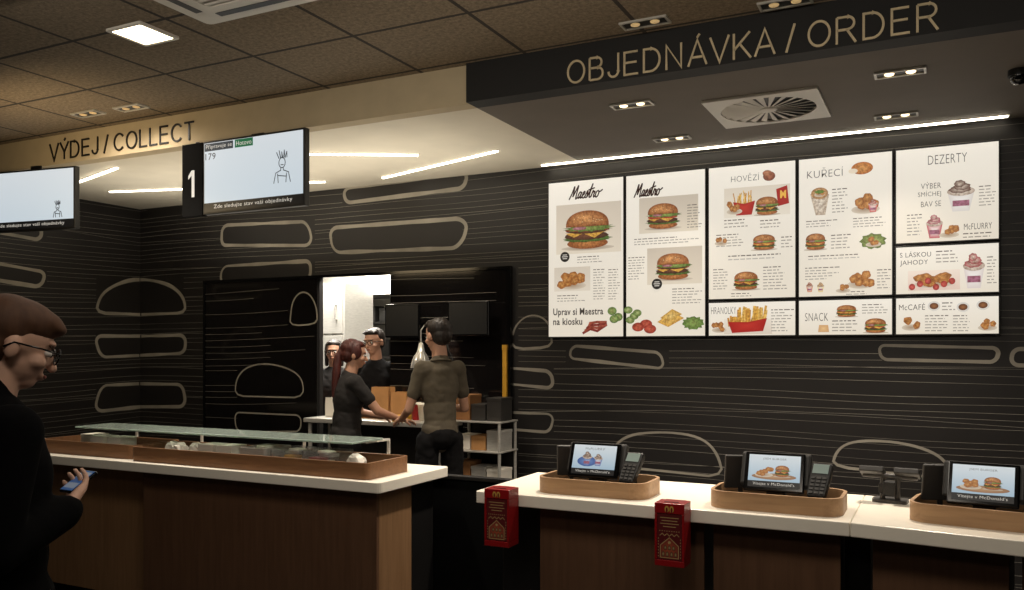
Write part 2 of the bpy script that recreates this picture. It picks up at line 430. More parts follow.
def dens(pts,closed=True):
    out=[]; n=len(pts)
    for i in range(n if closed else n-1):
        a=pts[i];b=pts[(i+1)%n]; L=math.hypot(b[0]-a[0],b[1]-a[1]); k=max(1,int(L/0.04))
        for j in range(k): out.append((a[0]+(b[0]-a[0])*j/k,a[1]+(b[1]-a[1])*j/k))
    return out
rects=[]
def nrm(u,v,w):
    d=Vector((v[0]-u[0],v[1]-u[1]))
    if d.length<1e-9: d=Vector((1,0))
    d.normalize(); return Vector((-d.y,d.x))*w
for j,(k,px) in enumerate(SH):
    r=srect(*px); low=px[0]>=500
    if not (low and k=='d'): rects.append(r)
    pts=dens(patty(r,j) if k=='p' else dome(r,j)); n=len(pts)
    base=(.0085 if k=='d' else .0110) if low else .0155
    hw=[base*(1+.5*noise.noise(Vector((p[0]*4,p[1]*4,j)))) for p in pts]
    for tgt,side in ((back,1),(left,-1)):
        for i in range(n):
            a=pts[i];b=pts[(i+1)%n]; mid=(a[0]+b[0])/2
            if (mid>=0)!=(side>0): continue
            if side>0 and OX0-1.38<XL+mid<OX1+0.02 and (a[1]+b[1])/2<OZ+.02: continue
            pa=pts[(i-1)%n]; pb=pts[(i+2)%n]
            n1=nrm(pa,b,hw[i]); n2=nrm(a,pb,hw[(i+1)%n])
            q=[(a[0]+n1.x,a[1]+n1.y),(a[0]-n1.x,a[1]-n1.y),(b[0]-n2.x,b[1]-n2.y),(b[0]+n2.x,b[1]+n2.y)]
            q=[(max(x,0.002) if side>0 else min(x,-0.002),z) for x,z in q]
            f=tgt.faces.new([tgt.verts.new(w3(x,z,0.0025)) for x,z in q]); f.material_index=2
# fine, gently flowing pale lines
def lz(z,x,row):
    return z+.055*noise.noise(Vector((x*.42,z*.55,3.1)))+.014*noise.noise(Vector((x*.8,row*7.7,0)))
def lx(z,x,row):
    return z+.10*noise.noise(Vector((x*.30,row*3.9,9.1)))
def drawline(fn,z,row,w):
    x=-5.0
    while x<9.7:
        x2=x+.1
        if x<0<x2-1e-6: x2=0.0
        zz=fn(z,x,row); zz2=fn(z,x2,row); mid=(x+x2)/2; skip=False
        for r in rects:
            if r[0]-0.005<mid<r[2]+0.005 and r[1]<zz<r[3]: skip=True;break
        X=XL+mid
        if mid>0 and OX0-1.36<X<OX1+0.05 and zz<OZ+0.02: skip=True
        if max(zz,zz2)>2.985 or min(zz,zz2)<.01: skip=True
        if not skip:
            tgt=back if mid>0 else left
            a=x if abs(x)>1e-6 else (.002 if mid>0 else -.002); b2=x2 if abs(x2)>1e-6 else (.002 if mid>0 else -.002)
            f=tgt.faces.new([tgt.verts.new(w3(*q,0.002)) for q in ((a,zz-w),(b2,zz2-w),(b2,zz2+w),(a,zz+w))]); f.material_index=1
        x=x2
z=0.06; row=0
while z<3.0:
    drawline(lz,z,row,random.uniform(.0009,.0014)); row+=1
    z+= random.choice((.040,.046,.054)) if row%5 else 0.082
for k in range(9): drawline(lx,.2+.31*k,k+100,random.uniform(.0009,.0012))
obj('wall_back',back,['wallblack','wallline','wallshape'],kind='structure')
obj('wall_left',left,['wallblack','wallline','wallshape'],kind='structure')
obj('floor',B(-7.3,2.8,-2.1,9.2,-0.1,0),['floor'],kind='structure')
obj('wall_right',B(2.6,2.72,-2,YB,0,ZM),'darkwall',kind='structure')
obj('wall_front',B(XL,2.6,-2.12,-2,0,ZM),'darkwall',kind='structure')
obj('ceiling',B(-2.41-3.75-1.5,3.1,-2.2+0.0,YF,0,0.1),'tiles',loc=(0,0,ZM),kind='structure')
obj('ceiling_collect',B(XL,XS,YF+0.1,YB,ZC,ZC+0.1),'white_ceil',kind='structure')
obj('ceiling_order',B(XS,2.6,YF+0.1,YB,ZC,ZC+0.1),'grey_ceil',kind='structure')
obj('trim_1',B(XL,XS,YF,YF+0.1,ZC,ZM),'beam',kind='structure')
obj('trim_2',B(XS,2.6,YF-0.03,YF+0.1,ZC,ZM),'fascia',kind='structure')
fr=bmesh.new()
box(fr,OX0-1.355,OX1+0.02,YB-0.04,YB-0.004,OZ-0.005,OZ+.018)
box(fr,OX1-0.004,OX1+0.02,YB-0.04,YB-0.004,0,OZ-0.006)
box(fr,OX0-1.355,OX0-1.335,YB-0.04,YB-0.004,0,OZ-0.006)
obj('trim_3',fr,'black_gl',kind='structure')
def gpt(x,z): return Vector((x,YB-0.0315,z))
def grect(x0,y0,x1,y1):
    a=atY(x0,(y0+y1)/2,YB);b=atY(x1,(y0+y1)/2,YB);m=(x0+x1)/2
    return (a.x,atY(m,y1,YB).z,b.x,atY(m,y0,YB).z)
def glosspanel(name,gx0,gx1,shp,row0):
    gp=bmesh.new(); box(gp,gx0,gx1,YB-0.03,YB-0.006,0.02,OZ-0.008)
    grs=[]
    for k,px in shp:
        r=grect(*px); grs.append(r); ribbon(gp,dens(patty(r,3) if k=='p' else dome(r,2)),0.014,2,gpt)
    z=0.1; row=row0
    while z<2.2:
        x=gx0; xe=random.uniform(gx0+.4*(gx1-gx0),gx1)
        while x<gx1-0.02:
            x2=min(x+0.1,gx1); za=lz(z,x+5,row); zb=lz(z,x2+5,row)
            if not any(r[0]<(x+x2)/2<r[2] and r[1]<z<r[3] for r in grs) and .03<za<2.21 and x<xe:
                gp.faces.new([gp.verts.new(gpt(*q)) for q in ((x,za),(x2,zb),(x2,zb+0.0020),(x,za+0.0020))]).material_index=1
            x=x2
        z+=0.06 if random.random()<0.6 else 0.13; row+=1
    obj(name,gp,['panelgloss','wallline','wallshape'],kind='structure')
glosspanel('door_1',OX0-1.333,OX0-0.002,(('d',(237,364,305,398)),('p',(237,412,304,430)),('d',(292,295,320,326))),50)
glosspanel('door_2',OXM,OX1-.006,(),80)
# kitchen room
obj('wall_kitchen_back',B(-6.9,-2.2,8.6,8.7,0,2.8),'kitchenwall',kind='structure')
obj('wall_kitchen_left',B(-6.9,-6.8,YB+WT,8.6,0,2.8),'kitchenwall',kind='structure')
obj('wall_kitchen_right',B(-2.3,-2.2,YB+WT,8.6,0,2.8),'darkwall',kind='structure')
obj('ceiling_kitchen',B(-6.8,-2.3,YB+WT,8.6,2.8,2.9),'white_ceil',kind='structure')

# ============ LED strips, downlights ============
def strip(a,b,label,w=0.021):
    a=Vector(a);b=Vector(b); d=b-a; L=d.length; ang=math.atan2(d.y,d.x)
    t=thing('led_strip_light',label,'ceiling light',((a+b)/2).to_tuple(),ang,group='ceiling led strips')
    obj('housing',B(-L/2-0.01,L/2+0.01,-w/2-0.006,w/2+0.006,-0.005,-.0005),'whitemet',t)
    obj('diffuser',B(-L/2,L/2,-w/2,w/2,-0.013,-0.0052),'led',t)
for a,b in (((303,153),(418,154)),((383,177),(497,150)),((60,188),(117,167)),((110,191),(190,188)),((215,183),(325,181))):
    strip(atZ(*a,ZC),atZ(*b,ZC),'slim glowing led strip fixed to the white ceiling')
a=atZ(540,163.5,ZC); b=atZ(1007,118,ZC)
strip((a.x,5.9,ZC),(b.x,5.9,ZC),'long glowing led strip running above the menu boards')

def downlight(p,energy,lab,w=0.24,size=110,bulb='bulb'):
    t=thing('recessed_downlight',lab,'ceiling light',(p.x,p.y,p.z),0,group='recessed twin downlights')
    bm=bmesh.new(); d=0.1; ring(bm,[(-w/2,-d/2),(w/2,-d/2),(w/2,d/2),(-w/2,d/2)],[(-w/2+.012,-d/2+.012),(w/2-.012,-d/2+.012),(w/2-.012,d/2-.012),(-w/2+.012,d/2-.012)],-0.010,0)
    obj('frame',bm,'steel',t)
    obj('recess',B(-w/2+.012,w/2-.012,-d/2+.012,d/2-.012,-0.004,-0.0),'black',t)
    for sx in (-0.05,0.05):
        bm=lathe(bmesh.new(),[(0.001,-0.012),(0.014,-0.012),(0.022,-0.009),(0.024,-0.0045)],20,(sx,0,0)); obj('bulb',bm,bulb,t,smooth=True)
    if energy>0:
        L=bpy.data.lights.new('downlight_beam','SPOT'); L.energy=energy; L.color=(1,0.88,0.73); L.spot_size=math.radians(size); L.spot_blend=0.8; L.shadow_soft_size=0.05
        o=bpy.data.objects.new('beam',L); link(o); o.parent=t; o.location=(0,0,-0.03)
for (px,py),e in (((632,104),210),((900,72),210),((672,138),45),((896,115),45)):
    downlight(atZ(px,py,ZC),e,'rectangular steel twin downlight in the dropped grey ceiling',size=95)
for (px,py) in ((645,22),(785,2)):
    downlight(atZ(px,py,ZM),0,'dark rectangular twin downlight among the ceiling tiles',bulb='bulbdim',size=90)
for (px,py) in ((88,113),(131,107)):
    downlight(atZ(px,py,ZM),15,'dark rectangular twin downlight among the ceiling tiles',bulb='bulbdim',size=172)
p=atZ(143,33,ZM)
t=thing('ceiling_panel_light','small square bright led panel set in the ceiling tiles','ceiling light',(p.x,p.y,ZM))
obj('frame',ring(bmesh.new(),rrect(-.125,.125,-.125,.125,.01,2),rrect(-.105,.105,-.105,.105,.01,2),-0.012,0),'whitemet',t)
obj('diffuser',B(-.104,.104,-.104,.104,-0.01,0),'ledb',t)
t=thing('air_conditioning_cassette','white square ceiling air conditioning cassette with slatted grille','air conditioner',(-2.81,2.70,ZM))
obj('panel',ring(bmesh.new(),rrect(-.40,.40,-.40,.40,.03,4),rrect(-.24,.24,-.24,.24,.02,4),-0.03,0),'whitemet',t)
g=bmesh.new()
for k in range(12):
    y=-.22+k*0.04; box(g,-.235,.235,y-.012,y+.006,-0.028,-0.012)
obj('grille',g,'whitemet',t)
obj('cavity',B(-.239,.239,-.239,.239,-0.008,-0.0),'black',t)
g=bmesh.new()
for sx,sy,lx_,ly_ in ((0,-.32,.26,.02),(0,.32,.26,.02),(-.32,0,.02,.26),(.32,0,.02,.26)): box(g,sx-lx_,sx+lx_,sy-ly_,sy+ly_,-0.0325,-0.0302)
obj('air_slot',g,'dgrey',t)
p=atZ(768,108,ZC)
t=thing('swirl_air_diffuser','white square ceiling diffuser with radial swirl vanes','air vent',(p.x,p.y,ZC))
sq=[]
for k in range(48):
    a=2*math.pi*k/48; m=max(abs(math.cos(a)),abs(math.sin(a))); sq.append((.31*math.cos(a)/m,.31*math.sin(a)/m))
bm=ring(bmesh.new(),sq,[(0.265*math.cos(2*math.pi*k/48),0.265*math.sin(2*math.pi*k/48)) for k in range(48)],-0.014,0)
obj('face_plate',bm,'whitemet',t)
obj('cavity',lathe(bmesh.new(),[(0.0005,-0.002),(0.266,-0.002),(0.266,-0.0),(0.0005,-0.0)],36),'black',t)
v=bmesh.new()
for k in range(24):
    m=Matrix.Rotation(2*math.pi*k/24,4,'Z')@Matrix.Translation((0,0,-0.009))@Matrix.Rotation(math.radians(14),4,'X')
    c=[(0.05,-.004),(0.262,-.019),(0.262,.019),(0.05,.004)]
    va=[v.verts.new(m@Vector((x,y,-.0015))) for x,y in c]; vb=[v.verts.new(m@Vector((x,y,.0015))) for x,y in c]
    v.faces.new(va[::-1]); v.faces.new(vb)
    for i in range(4): v.faces.new((va[i],va[(i+1)%4],vb[(i+1)%4],vb[i]))
obj('vanes',v,'whitemet',t)
obj('hub',lathe(bmesh.new(),[(0.0005,-0.018),(0.04,-0.017),(0.052,-0.012),(0.052,-0.003)],28),'whitemet',t,smooth=True)
p=atZ(1019,70,ZC)
t=thing('security_camera','small black dome camera hanging from the dropped ceiling','camera',(p.x,p.y,ZC))
obj('base',lathe(bmesh.new(),[(0.001,0),(0.05,0),(0.05,-0.03),(0.001,-0.03)],24),'black',t,smooth=False)
obj('dome',lathe(bmesh.new(),[(0.042,-0.031),(0.04,-0.05),(0.025,-0.068),(0.001,-0.073)],24),'black_gl',t,smooth=True)

# ============ signs ============
sign('order_sign','OBJEDNÁVKA / ORDER',-1.79,-0.02,3.012,.126,YF-0.031,'brass','slim dull brass capitals reading OBJEDNÁVKA / ORDER on black fascia')
sign('collect_sign','VÝDEJ / COLLECT',-6.05,-4.56,3.03,.128,YF-0.001,'letterblk','slim black capitals reading VÝDEJ / COLLECT on beige beam',wt=.10)

# ============ menu boards ============
BUN=C(158,92,48);BUNL=C(214,146,84);PAT=C(96,56,34);GRN=C(108,146,62);RED=C(176,56,42);YEL=C(236,184,82);WH=C(246,240,228);DK=C(66,58,52);GY=C(160,151,140);REDB=C(166,30,26);BRN=C(52,30,20)
def P(px,py):
    p=atY(px,py,YB-0.04); return (p.x,p.z)
def R(x0,y0,x1,y1):
    m=(x0+x1)/2; a=P(x0,(y0+y1)/2);b=P(x1,(y0+y1)/2)
    return (a[0],P(m,y1)[1],b[0],P(m,y0)[1])
def food(fn):
    def g(A,*a,**k):
        o=A.food; A.food=True; fn(A,*a,**k); A.food=o
    return g
@food
def burger(A,r,L,var=0):
    x0,y0,x1,y1=r; w=x1-x0;h=y1-y0;cx=(x0+x1)/2
    A.food=False; A.ell(cx,y0+.03*h,w*.52,h*.06,C(206,192,172),L,C(140,116,96)); A.food=True
    A.ell(cx,y0+.14*h,w*.40,h*.13,BUN,L+1,BUNL)
    A.ell(cx,y0+.25*h,w*.46,h*.08,C(80,112,50),L+2,GRN,wob=.10,fr=11)
    A.ell(cx-.02*w,y0+.32*h,w*.43,h*.10,C(78,44,30),L+3,C(128,80,54),wob=.03,fr=17)
    if var==2: A.ell(cx,y0+.38*h,w*.42,h*.13,C(170,102,48),L+3.5,C(222,158,88),wob=.05,fr=15)
    A.poly([(cx-w*.44,y0+.40*h),(cx-.26*w,y0+.29*h),(cx-.08*w,y0+.38*h),(cx+.14*w,y0+.26*h),(cx+.3*w,y0+.38*h),(cx+.44*w,y0+.41*h)],YEL,L+4)
    if var==1:
        A.ell(cx,y0+.45*h,w*.42,h*.08,C(78,44,30),L+4.4,C(128,80,54),wob=.03,fr=17)
        A.line([(cx-.42*w,y0+.47*h),(cx-.1*w,y0+.44*h),(cx+.2*w,y0+.48*h),(cx+.42*w,y0+.45*h)],h*.045,C(156,60,46),L+5)
    else:
        A.ell(cx-.2*w,y0+.44*h,w*.22,h*.07,RED,L+4.6,C(218,100,76)); A.ell(cx+.2*w,y0+.43*h,w*.2,h*.06,RED,L+4.7,C(218,100,76))
    A.ell(cx+.03*w,y0+.50*h,w*.46,h*.08,C(92,126,54),L+5.4,C(158,182,98),wob=.16,fr=13)
    A.ell(cx-.15*w,y0+.50*h,w*.14,h*.04,C(176,104,120),L+5.8,C(212,162,176))
    top=[]
    for k in range(25):
        a=math.pi*k/24; top.append((cx+w*.42*math.cos(a)*(1.0+.03*math.sin(a)),y0+h*(.54+.38*math.sin(a)**.8)))
    n=len(top); hx,hy=cx-.10*w,y0+.74*h
    A.add(top+[(hx,hy)],[(i,i+1,n) for i in range(n-1)]+[(n-1,0,n)],[BUN]*n+[C(238,176,112)],L+6.2)
    A.food=False
    for k in range(14):
        a=random.uniform(-.3,.3); A.ell(cx+a*w,y0+(.64+.22*random.random()*(1-abs(a)*2.2))*h,w*.009,h*.009,C(240,212,164),L+7.4,n=6)
@food
def fries(A,r,L):
    x0,y0,x1,y1=r;w=x1-x0;h=y1-y0
    for k in range(18):
        x=x0+w*(.12+.76*k/17); t=random.uniform(-.12,.12)*w; y=y0+h*random.uniform(.72,1.0)
        A.poly([(x-.022*w,y0+.4*h),(x+.022*w,y0+.4*h),(x+t+.022*w,y),(x+t-.022*w,y)],random.choice([YEL,C(220,160,70),C(246,206,112)]),L+random.random())
    A.food=False
    A.poly([(x0+.15*w,y0),(x1-.15*w,y0),(x1,y0+.55*h),(x0+.5*w,y0+.45*h),(x0,y0+.55*h)],REDB,L+2,C(196,52,40))
@food
def nuggets(A,r,L,n=6):
    x0,y0,x1,y1=r;w=x1-x0;h=y1-y0
    A.food=False; A.ell((x0+x1)/2,y0+.22*h,w*.46,h*.2,C(214,200,180),L,C(168,142,116)); A.food=True
    for k in range(n):
        A.ell(x0+w*(.15+.7*random.random()),y0+h*(.25+.5*random.random()),w*.15,h*.2,C(182,116,58),L+.5+k*.6,C(226,170,102),wob=.08,fr=5,n=18)
@food
def cup(A,r,L,c=C(226,218,210),top=C(100,60,46)):
    x0,y0,x1,y1=r;w=x1-x0;h=y1-y0
    A.food=False
    A.poly([(x0+.2*w,y0),(x1-.2*w,y0),(x1-.02*w,y0+.6*h),(x0+.02*w,y0+.6*h)],c,L,C(250,246,240))
    A.food=True
    A.ell((x0+x1)/2,y0+.62*h,w*.5,h*.14,C(206,188,174),L+1,WH)
    for i in range(3): A.ell((x0+x1)/2+(.04*w if i%2 else -.04*w),y0+(.68+.09*i)*h,w*(.4-.1*i),h*.11,top,L+2+i*.7,C(240,228,214),wob=.08)
    A.rect(x0+.2*w,y0+.16*h,x1-.2*w,y0+.34*h,C(178,116,142),L+4)
@food
def wrap(A,r,L):
    x0,y0,x1,y1=r;w=x1-x0;h=y1-y0
    A.poly([(x0+.3*w,y0),(x1-.2*w,y0),(x1,y0+.7*h),(x0,y0+.75*h)],C(216,200,180),L,WH)
    A.ell((x0+x1)/2,y0+.75*h,w*.45,h*.2,C(196,150,100),L+1,C(236,204,156)); nuggets(A,(x0+.2*w,y0+.62*h,x1-.2*w,y0+.98*h),L+2,4)
    A.ell((x0+x1)/2,y0+.8*h,w*.25,h*.06,GRN,L+5,wob=.15)
def bars(A,r,n,L=2,col=GY):
    x0,y0,x1,y1=r; n=max(n,int(round((y1-y0)/.020))); h=(y1-y0)/n
    for k in range(n):
        e=x0+(x1-x0)*random.uniform(.6,1.0); y=y1-h*(k+.7); x=x0; cc=C(104,94,86) if k==0 else col
        while x<e:
            ww=min(random.uniform(.012,.038),e-x); A.rect(x,y,x+ww,y+h*.30,cc,L); x+=ww+.008
def backdrop(A,r,cb,ct,L): A.vgrad(*r,cb,ct,L)
def badge(A,x,y):
    A.ell(*P(x,y),.038,.038,C(30,26,24),12); c=P(x,y)
    for i,wd in enumerate((.018,.024,.018)): A.rect(c[0]-wd,c[1]+.012-.014*i,c[0]+wd,c[1]+.018-.014*i,C(220,214,204),13)
ZT=2.88;ZB=1.69;Z1=1.943;Z2=2.265
def panel(px0,px1,z0,z1,label):
    x0=P(px0,250)[0];x1=P(px1,250)[0]
    t=thing('menu_board',label,'menu board',((x0+x1)/2,YB-0.003,z0),group='illuminated menu boards')
    w=(x1-x0)/2-0.003; h=z1-z0-0.006
    obj('frame',B(-w,w,-0.03,0,0,h),'black',t,bevel=0.002)
    A=Art((x0+x1)/2,z0)
    A.vgrad(x0+.012,z0+.010,x1-.012,z1-.017,C(240,230,212),C(250,243,230),1)
    return t,A
def done(t,A): A.make('printed_poster','art',t,(0,-0.0305,0))
BG1=C(226,213,192);BG2=C(204,191,173)
HB=-.014
t,A=panel(547,624.5,ZB,ZT,'tall lit menu poster with one large burger and toppings')
A.brush(R(569,185,603,198),BRN,3)
backdrop(A,R(556,203,621,253),C(232,219,198),C(212,199,181),2); burger(A,R(562,207,613,249),3,1)
badge(A,565,257)
bars(A,R(577,255,603,263),2)
backdrop(A,R(554,267,590,291),C(230,218,200),C(218,206,188),2); nuggets(A,R(557,270,587,290),3,10)
bars(A,R(593,268,605,300),7); bars(A,R(608,268,620,300),7)
bars(A,R(557,294,586,302),2)
A.text('Uprav si Maestra',R(553,308,603,317),DK,3,bold=.02); A.text('na kiosku',R(553,318,582,325),DK,3,bold=.02)
A.food=True
for i in range(4): A.line([P(583+i*2,333-i*2.5),P(590,329-i*2),P(597,331-i*3),P(606,325-i)],.018,C(176,90,70) if i%2 else C(146,60,50),3+i,False)
for c in ((612,311),(618,317),(614,319)): A.ell(*P(*c),.035,.03,C(94,132,62),3+c[1]*.01,C(190,206,134))
done(t,A)
t,A=panel(624.5,706.5,ZB,ZT,'tall lit menu poster with two burgers and fresh vegetables')
A.brush(R(634,183,663,196),BRN,3)
backdrop(A,R(639,196,698,232),BG1,BG2,2); burger(A,R(645,201,681,229),3)
bars(A,R(687,203,702,228),6,L=3,col=C(140,130,116)); bars(A,R(634,236,700,244),2)
backdrop(A,R(647,247,702,284),BG1,BG2,2); burger(A,R(654,251,692,280),3,1)
badge(A,657,284)
bars(A,R(672,287,702,304),5); bars(A,R(628,256,645,280),4)
A.food=True
for c in ((628,310),(634,316),(630,320),(637,313)): A.ell(*P(*c),.033,.026,C(94,132,62),3+c[0]%3,C(200,214,148))
for c in ((638,327),(646,324),(650,329)): A.ell(*P(*c),.045,.032,C(170,60,46),6+c[0]%3,C(222,116,92))
A.poly([P(657,322),P(668,327),P(684,318),P(672,312)],YEL,3,C(244,210,130)); A.poly([P(660,318),P(670,322),P(682,314),P(672,309)],C(230,184,88),4,C(246,218,142))
A.ell(*P(693,323),.075,.045,C(96,130,58),4,C(162,190,108),wob=.14,fr=11)
done(t,A)
t,A=panel(707,797,Z1,ZT,'lit menu poster of beef burgers and meals')
A.text('HOVĚZÍ',R(731,173,759,181),DK,3,bold=HB); A.food=True; A.ell(*P(769,176),.04,.032,C(140,84,64),3,C(196,126,98)); A.ell(*P(767,173),.03,.02,C(176,112,84),4,C(214,156,122)); A.food=False
backdrop(A,R(724,186,790,216),C(236,226,208),C(226,214,196),1.5)
A.poly([P(776,189),P(787,185),P(789,203),P(778,206)],REDB,2); A.text('M',R(780,190,786,198),YEL,3,bold=.04)
fries(A,R(733,190,755,215),3); burger(A,R(754,195,780,215),5,1); nuggets(A,R(726,200,743,215),12,6)
bars(A,R(724,218,748,228),3); bars(A,R(760,218,788,228),3)
burger(A,R(751,233,777,250),3,2); bars(A,R(716,233,744,247),4); bars(A,R(781,235,793,248),4)
bars(A,R(728,253,784,260),1,col=C(185,178,168))
burger(A,R(732,270,760,290),3); bars(A,R(763,265,790,290),7); bars(A,R(731,292,758,297),1); bars(A,R(713,268,728,290),5)
nuggets(A,R(714,234,728,246),5,3)
done(t,A)
t,A=panel(707,797,ZB,Z1,'wide lit menu poster of red fries boxes')
backdrop(A,R(724,319,772,334),C(224,210,192),C(238,228,212),1.5)
A.text('HRANOLKY',R(711,307,736,314),DK,5,bold=HB)
A.food=True
for k in range(22):
    x=740+26*k/21; y=random.uniform(306,312); A.line([P(x-2,324),P(x+random.uniform(-3,3),y)],.015,random.choice([YEL,C(220,160,70),C(246,206,112)]),3+k*.05)
for k in range(10):
    x=729+11*k/9; y=random.uniform(316,319); A.line([P(x,326),P(x+random.uniform(-1,1),y)],.013,random.choice([YEL,C(220,160,70)]),3+k*.05)
A.food=False; A.poly([P(732,333),P(763,331),P(767,318),P(748,322),P(728,322)],REDB,6,C(196,52,42))
nuggets(A,R(711,320,727,333),3,5); bars(A,R(771,308,794,332),6)
done(t,A)
t,A=panel(797,894,Z1,ZT,'lit menu poster of chicken wraps and nuggets')
A.text('KUŘECÍ',R(807,167,843,177),DK,3,bold=HB); A.food=True; A.ell(*P(862,168),.065,.04,C(204,124,62),3,C(240,182,112)); A.food=False; A.ell(*P(853,171),.028,.016,C(236,220,196),4)
wrap(A,R(810,186,829,215),3); nuggets(A,R(850,192,881,214),3,12); cup(A,R(868,199,878,212),12,C(200,60,44),REDB)
bars(A,R(832,187,848,213),6); bars(A,R(853,216,888,227),3); bars(A,R(806,219,842,227),2)
burger(A,R(804,232,827,250),3,2); bars(A,R(831,233,852,249),4); A.food=True; A.ell(*P(873,241),.075,.048,C(112,136,66),3,C(184,196,122),wob=.12,fr=9); A.food=False; nuggets(A,R(865,235,882,247),4,4)
bars(A,R(808,253,886,259),1,col=C(185,178,168))
bars(A,R(805,266,840,280),3); nuggets(A,R(846,268,875,289),3,9); bars(A,R(877,268,891,289),5); bars(A,R(846,290,876,295),1)
nuggets(A,R(835,282,851,293),3,4); cup(A,R(806,282,813,292),3,C(210,120,60),C(190,90,40)); cup(A,R(817,282,824,292),3,C(230,200,120),C(200,150,60))
done(t,A)
t,A=panel(797,894,ZB,Z1,'wide lit menu poster of small snack burgers')
A.text('SNACK',R(805,313,828,321),DK,3,bold=HB); burger(A,R(835,304,858,317),3,2); burger(A,R(863,317,888,333),3); bars(A,R(862,303,890,314),3); bars(A,R(832,319,858,332),4)
A.poly([P(818,332),P(829,332),P(828,325),P(819,325)],C(210,160,110),3,C(236,196,140))
done(t,A)
t,A=panel(894,1001,Z2,ZT,'lit menu poster of ice cream desserts')
A.text('DEZERTY',R(928,154,967,163),DK,3,bold=HB)
for s,x0,y in (('VÝBER',921,183),('SMÍCHEJ',918,192),('BAV SE',921,201)): A.text(s,R(x0,y-(1.5 if s!='BAV SE' else 0),941,y+5.5),DK,3,bold=-.008)
cup(A,R(947,179,975,211),3); cup(A,R(926,214,943,238),3,C(190,70,80),C(180,80,104)); nuggets(A,R(938,224,960,238),10,5)
A.text('McFLURRY',R(964,223,992,229),DK,3,bold=-.006); bars(A,R(963,231,994,238),2); bars(A,R(979,184,996,206),4); bars(A,R(907,213,922,236),4)
done(t,A)
t,A=panel(894,1001,Z1,Z2,'wide lit menu poster of strawberry desserts')
A.text('S LÁSKOU',R(900,251,931,257),DK,3,bold=-.006); A.text('JAHODY',R(900,260,928,266),DK,3,bold=-.006)
backdrop(A,R(908,270,960,290),C(232,206,190),C(244,228,212),2); nuggets(A,R(912,270,955,288),3,10)
A.food=True
for k in range(6):
    c=P(912+k*8,287-(k%3)*3); A.ell(c[0],c[1],.018,.02,C(176,50,50),11+k*.3,C(224,110,100))
A.food=False
cup(A,R(963,252,985,288),3,C(226,214,208),C(180,70,80)); bars(A,R(936,249,960,263),3); bars(A,R(987,255,997,284),5)
done(t,A)
t,A=panel(894,1001,ZB,Z1,'wide lit menu poster of coffee and pastries')
A.text('McCAFÉ',R(899,303,925,310),DK,3,bold=-.006)
for c in ((934,306),(963,307),(983,305)): A.ell(*P(*c),.035,.03,C(220,214,204),3,WH); A.ell(*P(*c),.025,.02,C(92,54,34),4,C(160,106,66))
nuggets(A,R(977,316,998,331),3,5); nuggets(A,R(901,315,921,331),3,5); bars(A,R(925,314,949,332),5); bars(A,R(953,314,973,332),5); bars(A,R(942,301,956,311),3)
done(t,A)

# ============ order status displays ============
YM=4.2
def Pm(px,py):
    p=atY(px,py,YM); return (p.x,p.z)
def doodle(A,cx,cy,s,L=3):
    k=C(40,44,50); w=.0055
    A.line([(cx+s*.5*math.cos(a*math.pi/8),cy+s*.62*math.sin(a*math.pi/8)) for a in range(16)],w,k,L,True)
    for i in range(5):
        a=cx+s*(-.8+.4*i); A.line([(a*0.6+cx*.4,cy+s*.55),(a-.05*s,cy+s*(1.3+.2*(i%2))),(a*0.8+cx*.2+.12*s,cy+s*.6)],w,k,L)
    A.line([(cx-.2*s,cy-.6*s),(cx-.2*s,cy-.9*s),(cx-1.0*s,cy-1.2*s),(cx-1.3*s,cy-2.4*s)],w,k,L)
    A.line([(cx+.2*s,cy-.6*s),(cx+.2*s,cy-.9*s),(cx+1.0*s,cy-1.2*s),(cx+1.3*s,cy-2.4*s)],w,k,L)
    A.line([(cx-.7*s,cy-1.3*s),(cx-.6*s,cy-2.4*s)],w,k,L); A.line([(cx+.7*s,cy-1.3*s),(cx+.6*s,cy-2.4*s)],w,k,L)
    A.line([(cx-.7*s,cy-1.5*s),(cx+.7*s,cy-1.7*s)],w,k,L); A.line([(cx-.2*s,cy-.25*s),(cx+.2*s,cy-.25*s)],w,k,L)
def display(x0,x1,z0,z1,loc,rz,full):
    t=thing('order_status_display','hanging black flat screen showing order numbers and line drawing','screen',loc,rz,group='order status screens')
    w=(x1-x0)/2;h=z1-z0
    obj('bezel',B(-w,w,0,0.045,0,h),'black',t,bevel=0.004)
    b=bmesh.new(); box(b,-.05,.05,.046,.058,h*.35,ZC-loc[2]+.005); obj('bracket',b,'black',t)
    A=Art(0,0); bz=.014
    A.vgrad(-w+bz,bz+.06,w-bz,h-bz,C(218,232,242),C(234,242,248),1)
    A.rect(-w+bz,bz,w-bz,bz+.06,C(14,14,16),1)
    A.text('Zde sledujte stav vaší objednávky',(-w+.10,.028,w-.10,.06),WH,2,bold=-.006)
    if full:
        A.rect(-w+.018,h-.068,-w+.27,h-.018,C(60,66,72),2); A.text('Připravuje se',(-w+.03,h-.060,-w+.258,h-.024),WH,3,bold=-.004)
        A.rect(-w+.285,h-.068,-w+.44,h-.016,C(28,110,70),2); A.text('Hotovo',(-w+.297,h-.056,-w+.428,h-.026),WH,3,bold=-.004)
        A.text('179',(-w+.025,h-.125,-w+.115,h-.082),DK,2)
        doodle(A,w*.58,h*.58,.052)
    else: doodle(A,w*.62,h*.36,.032)
    A.make('screen','artdim',t,(0,-0.001,0))
a=Pm(203,145);b=Pm(305,208)
display(a[0],b[0],2.50,2.985,((a[0]+b[0])/2,YM,2.50),0,True)
display(0,0.86,2.52,2.985,(-6.19,YM-.003,2.505),math.radians(8),False)
n0=Pm(182,150)[0]; n1=a[0]-.004
t=thing('number_sign','tall black sign with a white number 1 beside the screen','sign',((n0+n1)/2,YM,2.495))
w=(n1-n0)/2
